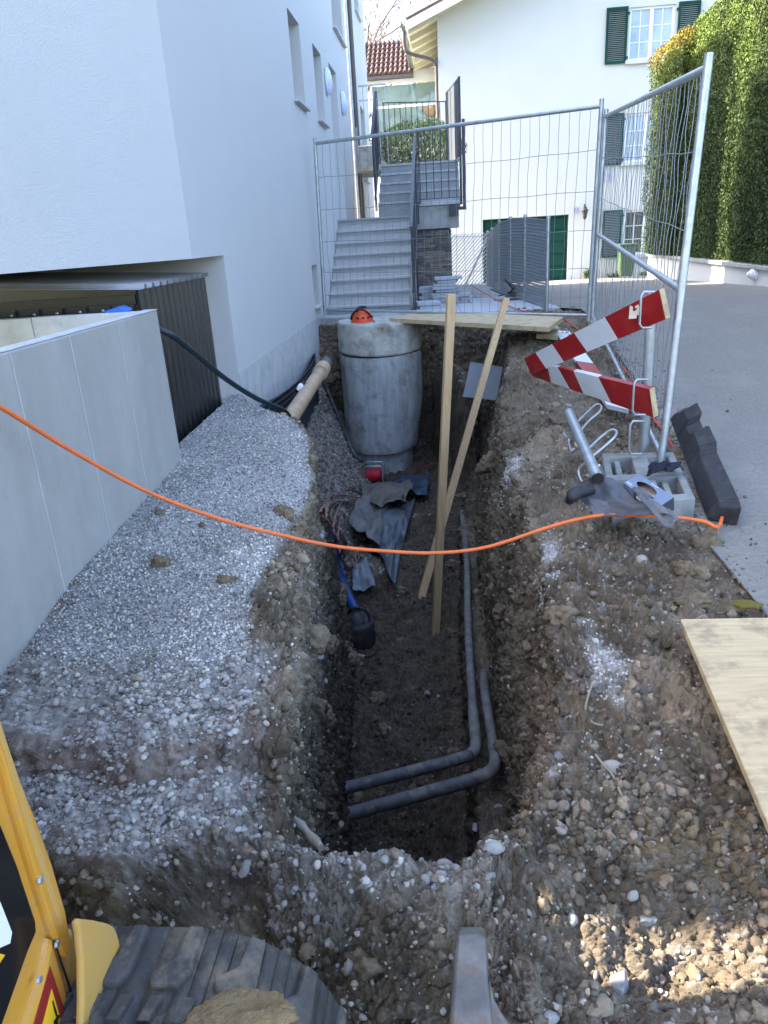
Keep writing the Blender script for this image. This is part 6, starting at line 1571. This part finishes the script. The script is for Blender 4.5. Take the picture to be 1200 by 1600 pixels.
exc_part('body_flank', [(112, 1440), (119, 1452), (128, 1500), (131, 1560), (129, 1620), (126, 1800), (100, 1800), (100, 1480)], MT['exc_dusty'], -.597, .12, .015)
exc_part('warning_triangle', [(79, 1510), (110, 1606), (112, 1625), (40, 1625), (54, 1600)], MT['decal_red'], -.5885, .0015, 0)
exc_part('warning_triangle_field', [(81, 1545), (99, 1606), (103, 1625), (58, 1625), (68, 1596)], MT['decal_yellow'], -.5880, .0012, 0)
exc_part('pictogram', [(83, 1562), (86, 1572), (88, 1578), (91, 1590), (89, 1592), (85, 1580), (82, 1566)], MT['black'], -.5876, .0006, 0)
exc_part('pictogram', [(84, 1596), (92, 1585), (94, 1588), (90, 1596), (92, 1606), (86, 1606)], MT['black'], -.5876, .0006, 0)
exc_part('window_sticker', [(-80, 1400), (0, 1408), (19, 1457), (16, 1474), (0, 1481), (-80, 1510)], MT['white_plastic'], -.5930, .001, 0)
exc_part('window_sticker', [(-20, 1496), (0, 1490), (8, 1492), (0, 1505), (-10, 1520)], MT['decal_yellow'], -.5930, .001, 0)
for (x, y) in [(62, 1375), (88, 1475), (60, 1530)]:
    c = at(x, y, X=-.588); MB().lathe(tuple(c), [(0, .004), (.005, .004), (.006, 0)], 6, axis=(1, 0, 0), smooth=False).build('bolt', MT['galv'], ex)
exc_part('panel_seam', [(84, 1470), (86, 1469), (112, 1545), (114, 1600), (112, 1600), (109, 1548)], MT['black'], -.5892, .0008, 0)
# counterweight / side block
mb = MB()
F_ = [(121, 1440), (126, 1435), (150, 1438), (172, 1443), (180, 1448), (184, 1456), (190, 1480), (197, 1520), (202, 1570), (205, 1640), (207, 1800), (124, 1800), (128, 1640), (130, 1560), (129, 1500), (125, 1460)]
MB().prism([at(x, y, X=-.545) for x, y in F_], (-.012, 0, 0)).build('side_cover', MT['exc_dusty'], ex, bevel=.008, seg=3)
MB().bx(-1.9, -1.12, .85, 1.42, -1.3, -.30).build('shade_block', MT['exc'], ex, bevel=.03)  # unseen block added to keep sun off the ridge
# cab, out of the frame to the left, lengthened to shade the near ground
MB().bx(-2.3, -.86, -1.2, .98, -1.12, -.55).build('upper_body', MT['exc'], ex, bevel=.05)
MB().bx(-2.1, -.98, -.2, 1.15, -.548, 1.05).build('cab', MT['exc_black'], ex, bevel=.05)
MB().bx(-2.15, -.97, -.26, 1.17, 1.053, 1.12).build('cab_roof', MT['exc'], ex, bevel=.03)
MB().bx(-1.9, -.8, .05, .58, -1.42, -1.13).build('undercarriage', MT['plastic_black'], ex, bevel=.02)
# rubber track, running left-right
ty0, ty1 = .60, .862
tr_x1 = -.435; rad = .215; tz = -1.062 - rad
path = []
for i in range(40): path.append((-2.2 + (tr_x1 + 2.2) * i / 40, tz + rad))
for i in range(31): a = pi / 2 - pi * i / 30; path.append((tr_x1 + rad * cos(a), tz + rad * sin(a)))
for i in range(40): path.append((tr_x1 - (tr_x1 + 2.2) * (i + 1) / 40, tz - rad))
mb = MB(); th = .022
for i in range(len(path) - 1):
    (xa, za), (xb, zb_) = path[i], path[i + 1]
    dx, dz = xb - xa, zb_ - za; L_ = sqrt(dx * dx + dz * dz); nx_, nz_ = -dz / L_, dx / L_
    if i == 0: pnx, pnz = nx_, nz_
    qx, qz = nx_, nz_
    mb.add([(xa, ty0, za), (xb, ty0, zb_), (xb, ty1, zb_), (xa, ty1, za), (xa - pnx * 0 , ty0, za), ], [(0, 1, 2, 3)], 0, True)
tk = mb.build('track_belt', MT['rubber'], ex); s_ = tk.modifiers.new('s', 'SOLIDIFY'); s_.thickness = .03; s_.offset = 0
cum = [0]
for i in range(len(path) - 1): cum.append(cum[-1] + sqrt((path[i + 1][0] - path[i][0]) ** 2 + (path[i + 1][1] - path[i][1]) ** 2))
def tp(s, h, yv):
    s = max(0, min(cum[-1] - 1e-6, s)); i = int(np.searchsorted(cum, s)) - 1; i = max(0, min(i, len(path) - 2)); t = (s - cum[i]) / (cum[i + 1] - cum[i])
    x = path[i][0] * (1 - t) + path[i + 1][0] * t; z = path[i][1] * (1 - t) + path[i + 1][1] * t
    dx, dz = path[i + 1][0] - path[i][0], path[i + 1][1] - path[i][1]; L_ = sqrt(dx * dx + dz * dz)
    return Vector((x - dz / L_ * -1 * 0 + (-dz / L_) * -h * -1 * -1 if False else x + (dz / L_) * -h * -1 * 0 + (-dz / L_) * h * -1 * -1, yv, z + (dx / L_) * h))
def tpt(s, h, yv):
    s = max(0, min(cum[-1] - 1e-6, s)); i = max(0, min(int(np.searchsorted(cum, s)) - 1, len(path) - 2)); t = (s - cum[i]) / (cum[i + 1] - cum[i])
    x = path[i][0] * (1 - t) + path[i + 1][0] * t; z = path[i][1] * (1 - t) + path[i + 1][1] * t
    dx, dz = path[i + 1][0] - path[i][0], path[i + 1][1] - path[i][1]; L_ = sqrt(dx * dx + dz * dz)
    return Vector((x - dz / L_ * h, yv, z + dx / L_ * h))
pitch = .094; s0 = .03; k = 0
while s0 < cum[-1] - .1:
    # far row: an L-shaped lug, wide at the outer edge, then slanting inwards
    base = [(s0 + .036, ty1 + .001), (s0 + .064, ty1 + .001), (s0 + .066, ty1 - .085), (s0 + .050, ty1 - .112), (s0 + .004, ty1 - .112), (s0 - .006, ty1 - .090), (s0 + .028, ty1 - .060)]
    cx = sum(b_[0] for b_ in base) / 7; cy = sum(b_[1] for b_ in base) / 7
    lo = [tpt(s, -.004, y) for s, y in base]; hi = [tpt(cx + (s - cx) * .84, .028, cy + (y - cy) * .90) for s, y in base]
    n = 7
    MB().add(lo + hi, [tuple(range(n, 2 * n)), tuple(reversed(range(n)))] + [(i, (i + 1) % n, (i + 1) % n + n, i + n) for i in range(n)]).build('track_lug', MT['rubber'], ex, bevel=.005)
    base = [(s0 - .006, ty0), (s0 + .030, ty0), (s0 + .045, ty0 + .07), (s0 + .055, ty0 + .098), (s0 - .005, ty0 + .098), (s0 - .02, ty0 + .08)]
    n = 6; cx = sum(b_[0] for b_ in base) / n; cy = sum(b_[1] for b_ in base) / n
    lo = [tpt(s, -.004, y) for s, y in base]; hi = [tpt(cx + (s - cx) * .84, .028, cy + (y - cy) * .90) for s, y in base]
    MB().add(lo + hi, [tuple(range(n, 2 * n)), tuple(reversed(range(n)))] + [(i, (i + 1) % n, (i + 1) % n + n, i + n) for i in range(n)]).build('track_lug', MT['rubber'], ex, bevel=.005)
    for q in (0, 1):
        ya, yb = ty0 + .102, ty1 - .122; sc0 = s0 + q * pitch / 2 + .004
        lo = [tpt(s, .008, y) for s, y in [(sc0, ya), (sc0 + .024, ya), (sc0 + .032, yb), (sc0 + .008, yb)]]; hi = [tpt(s, .024, y) for s, y in [(sc0 + .003, ya), (sc0 + .021, ya), (sc0 + .029, yb), (sc0 + .011, yb)]]
        MB().add(lo + hi, [(4, 5, 6, 7), (3, 2, 1, 0), (0, 1, 5, 4), (1, 2, 6, 5), (2, 3, 7, 6), (3, 0, 4, 7)]).build('track_rib', MT['rubber'], ex)
    s0 += pitch; k += 1
MB().lathe((tr_x1, ty1 - .02, tz), [(0, 0), (rad - .04, 0), (rad - .04, -.2), (0, -.2)], 28, axis=(0, 1, 0), smooth=False).build('idler_wheel', MT['plastic_black'], ex)
# sandy soil lying on the track
o = bpy.data.objects.new('sand_clump', rock_mesh('sand_clump', 55, 6, .55, .42, mat('sandy_clay', (.42, .29, .14), .95, .25, 1.6, .05, 5, dirt=(.25, .17, .09), dirt_scale=2.5, dirt_amt=.5))); COL.objects.link(o)
V_ = np.array([v.co[:] for v in o.data.vertices]); u1_, u2_, _ = worley(V_ * 6, 5); V_ = V_ * (1 + .10 * (.5 - u1_) + .05 * fbm(V_ * 9, 3, 4))[:, None]; o.data.vertices.foreach_set('co', V_.astype(np.float32).ravel())
p = at(372, 1600, Z=-1.02); o.location = p; o.scale = (.075, .055, .05); o.rotation_euler = (0, 0, .3); LOC[o.name] = p; tag(o, 'clump of sandy yellow soil lying on the excavator track', 'soil clump')
# bucket tooth
tt = thing('bucket_tooth', 'worn steel bucket tooth pointing away at the bottom edge', 'bucket tooth', tuple(at(740, 1600, Z=-1.2)))
secs = []
def toothsec(yc, ypx, x0, x1, x2, Yd, zoff):
    pass
def ts(px0, px1, py, Yd, h):
    a = at(px0, py, Y=Yd); b = at(px1, py, Y=Yd); return a, b, h
S_ = [ts(714, 757, 1447, 1.02, .045), ts(712, 759, 1462, .99, .06), ts(707, 762, 1520, .93, .075), ts(703, 768, 1580, .87, .09), ts(698, 774, 1650, .81, .10), ts(690, 784, 1760, .72, .11)]
vs = []
for a, b, h in S_:
    w_ = (b - a); e = w_.normalized() * .004
    vs += [a + Vector((0, 0, -.003)), a + e * 2, b - e * 2, b + Vector((0, 0, -.003)), b + Vector((.004, 0, -h)), a + Vector((-.004, 0, -h))]
fs = []
for i in range(len(S_) - 1):
    for k in range(6): fs.append((i * 6 + k, i * 6 + (k + 1) % 6, (i + 1) * 6 + (k + 1) % 6, (i + 1) * 6 + k))
fs += [(5, 4, 3, 2, 1, 0), tuple(range(30, 36))]
MB().add(vs, fs).build('point', MT['steel_worn'], tt, bevel=.005, seg=3)
# flaring side web
W_ = [at(761, 1500, Y=.95) + Vector((.003, 0, -.03)), at(772, 1540, Y=.92) + Vector((0, 0, -.03)), at(792, 1570, Y=.90) + Vector((0, 0, -.035)), at(806, 1582, Y=.89) + Vector((0, 0, -.04)), at(815, 1610, Y=.86) + Vector((0, 0, -.04)), at(822, 1760, Y=.75) + Vector((0, 0, -.04)), at(772, 1760, Y=.73), at(764, 1560, Y=.89)]
MB().prism(W_, (-.004, .01, -.05)).build('side_web', MT['steel_worn'], tt, bevel=.006, seg=2)
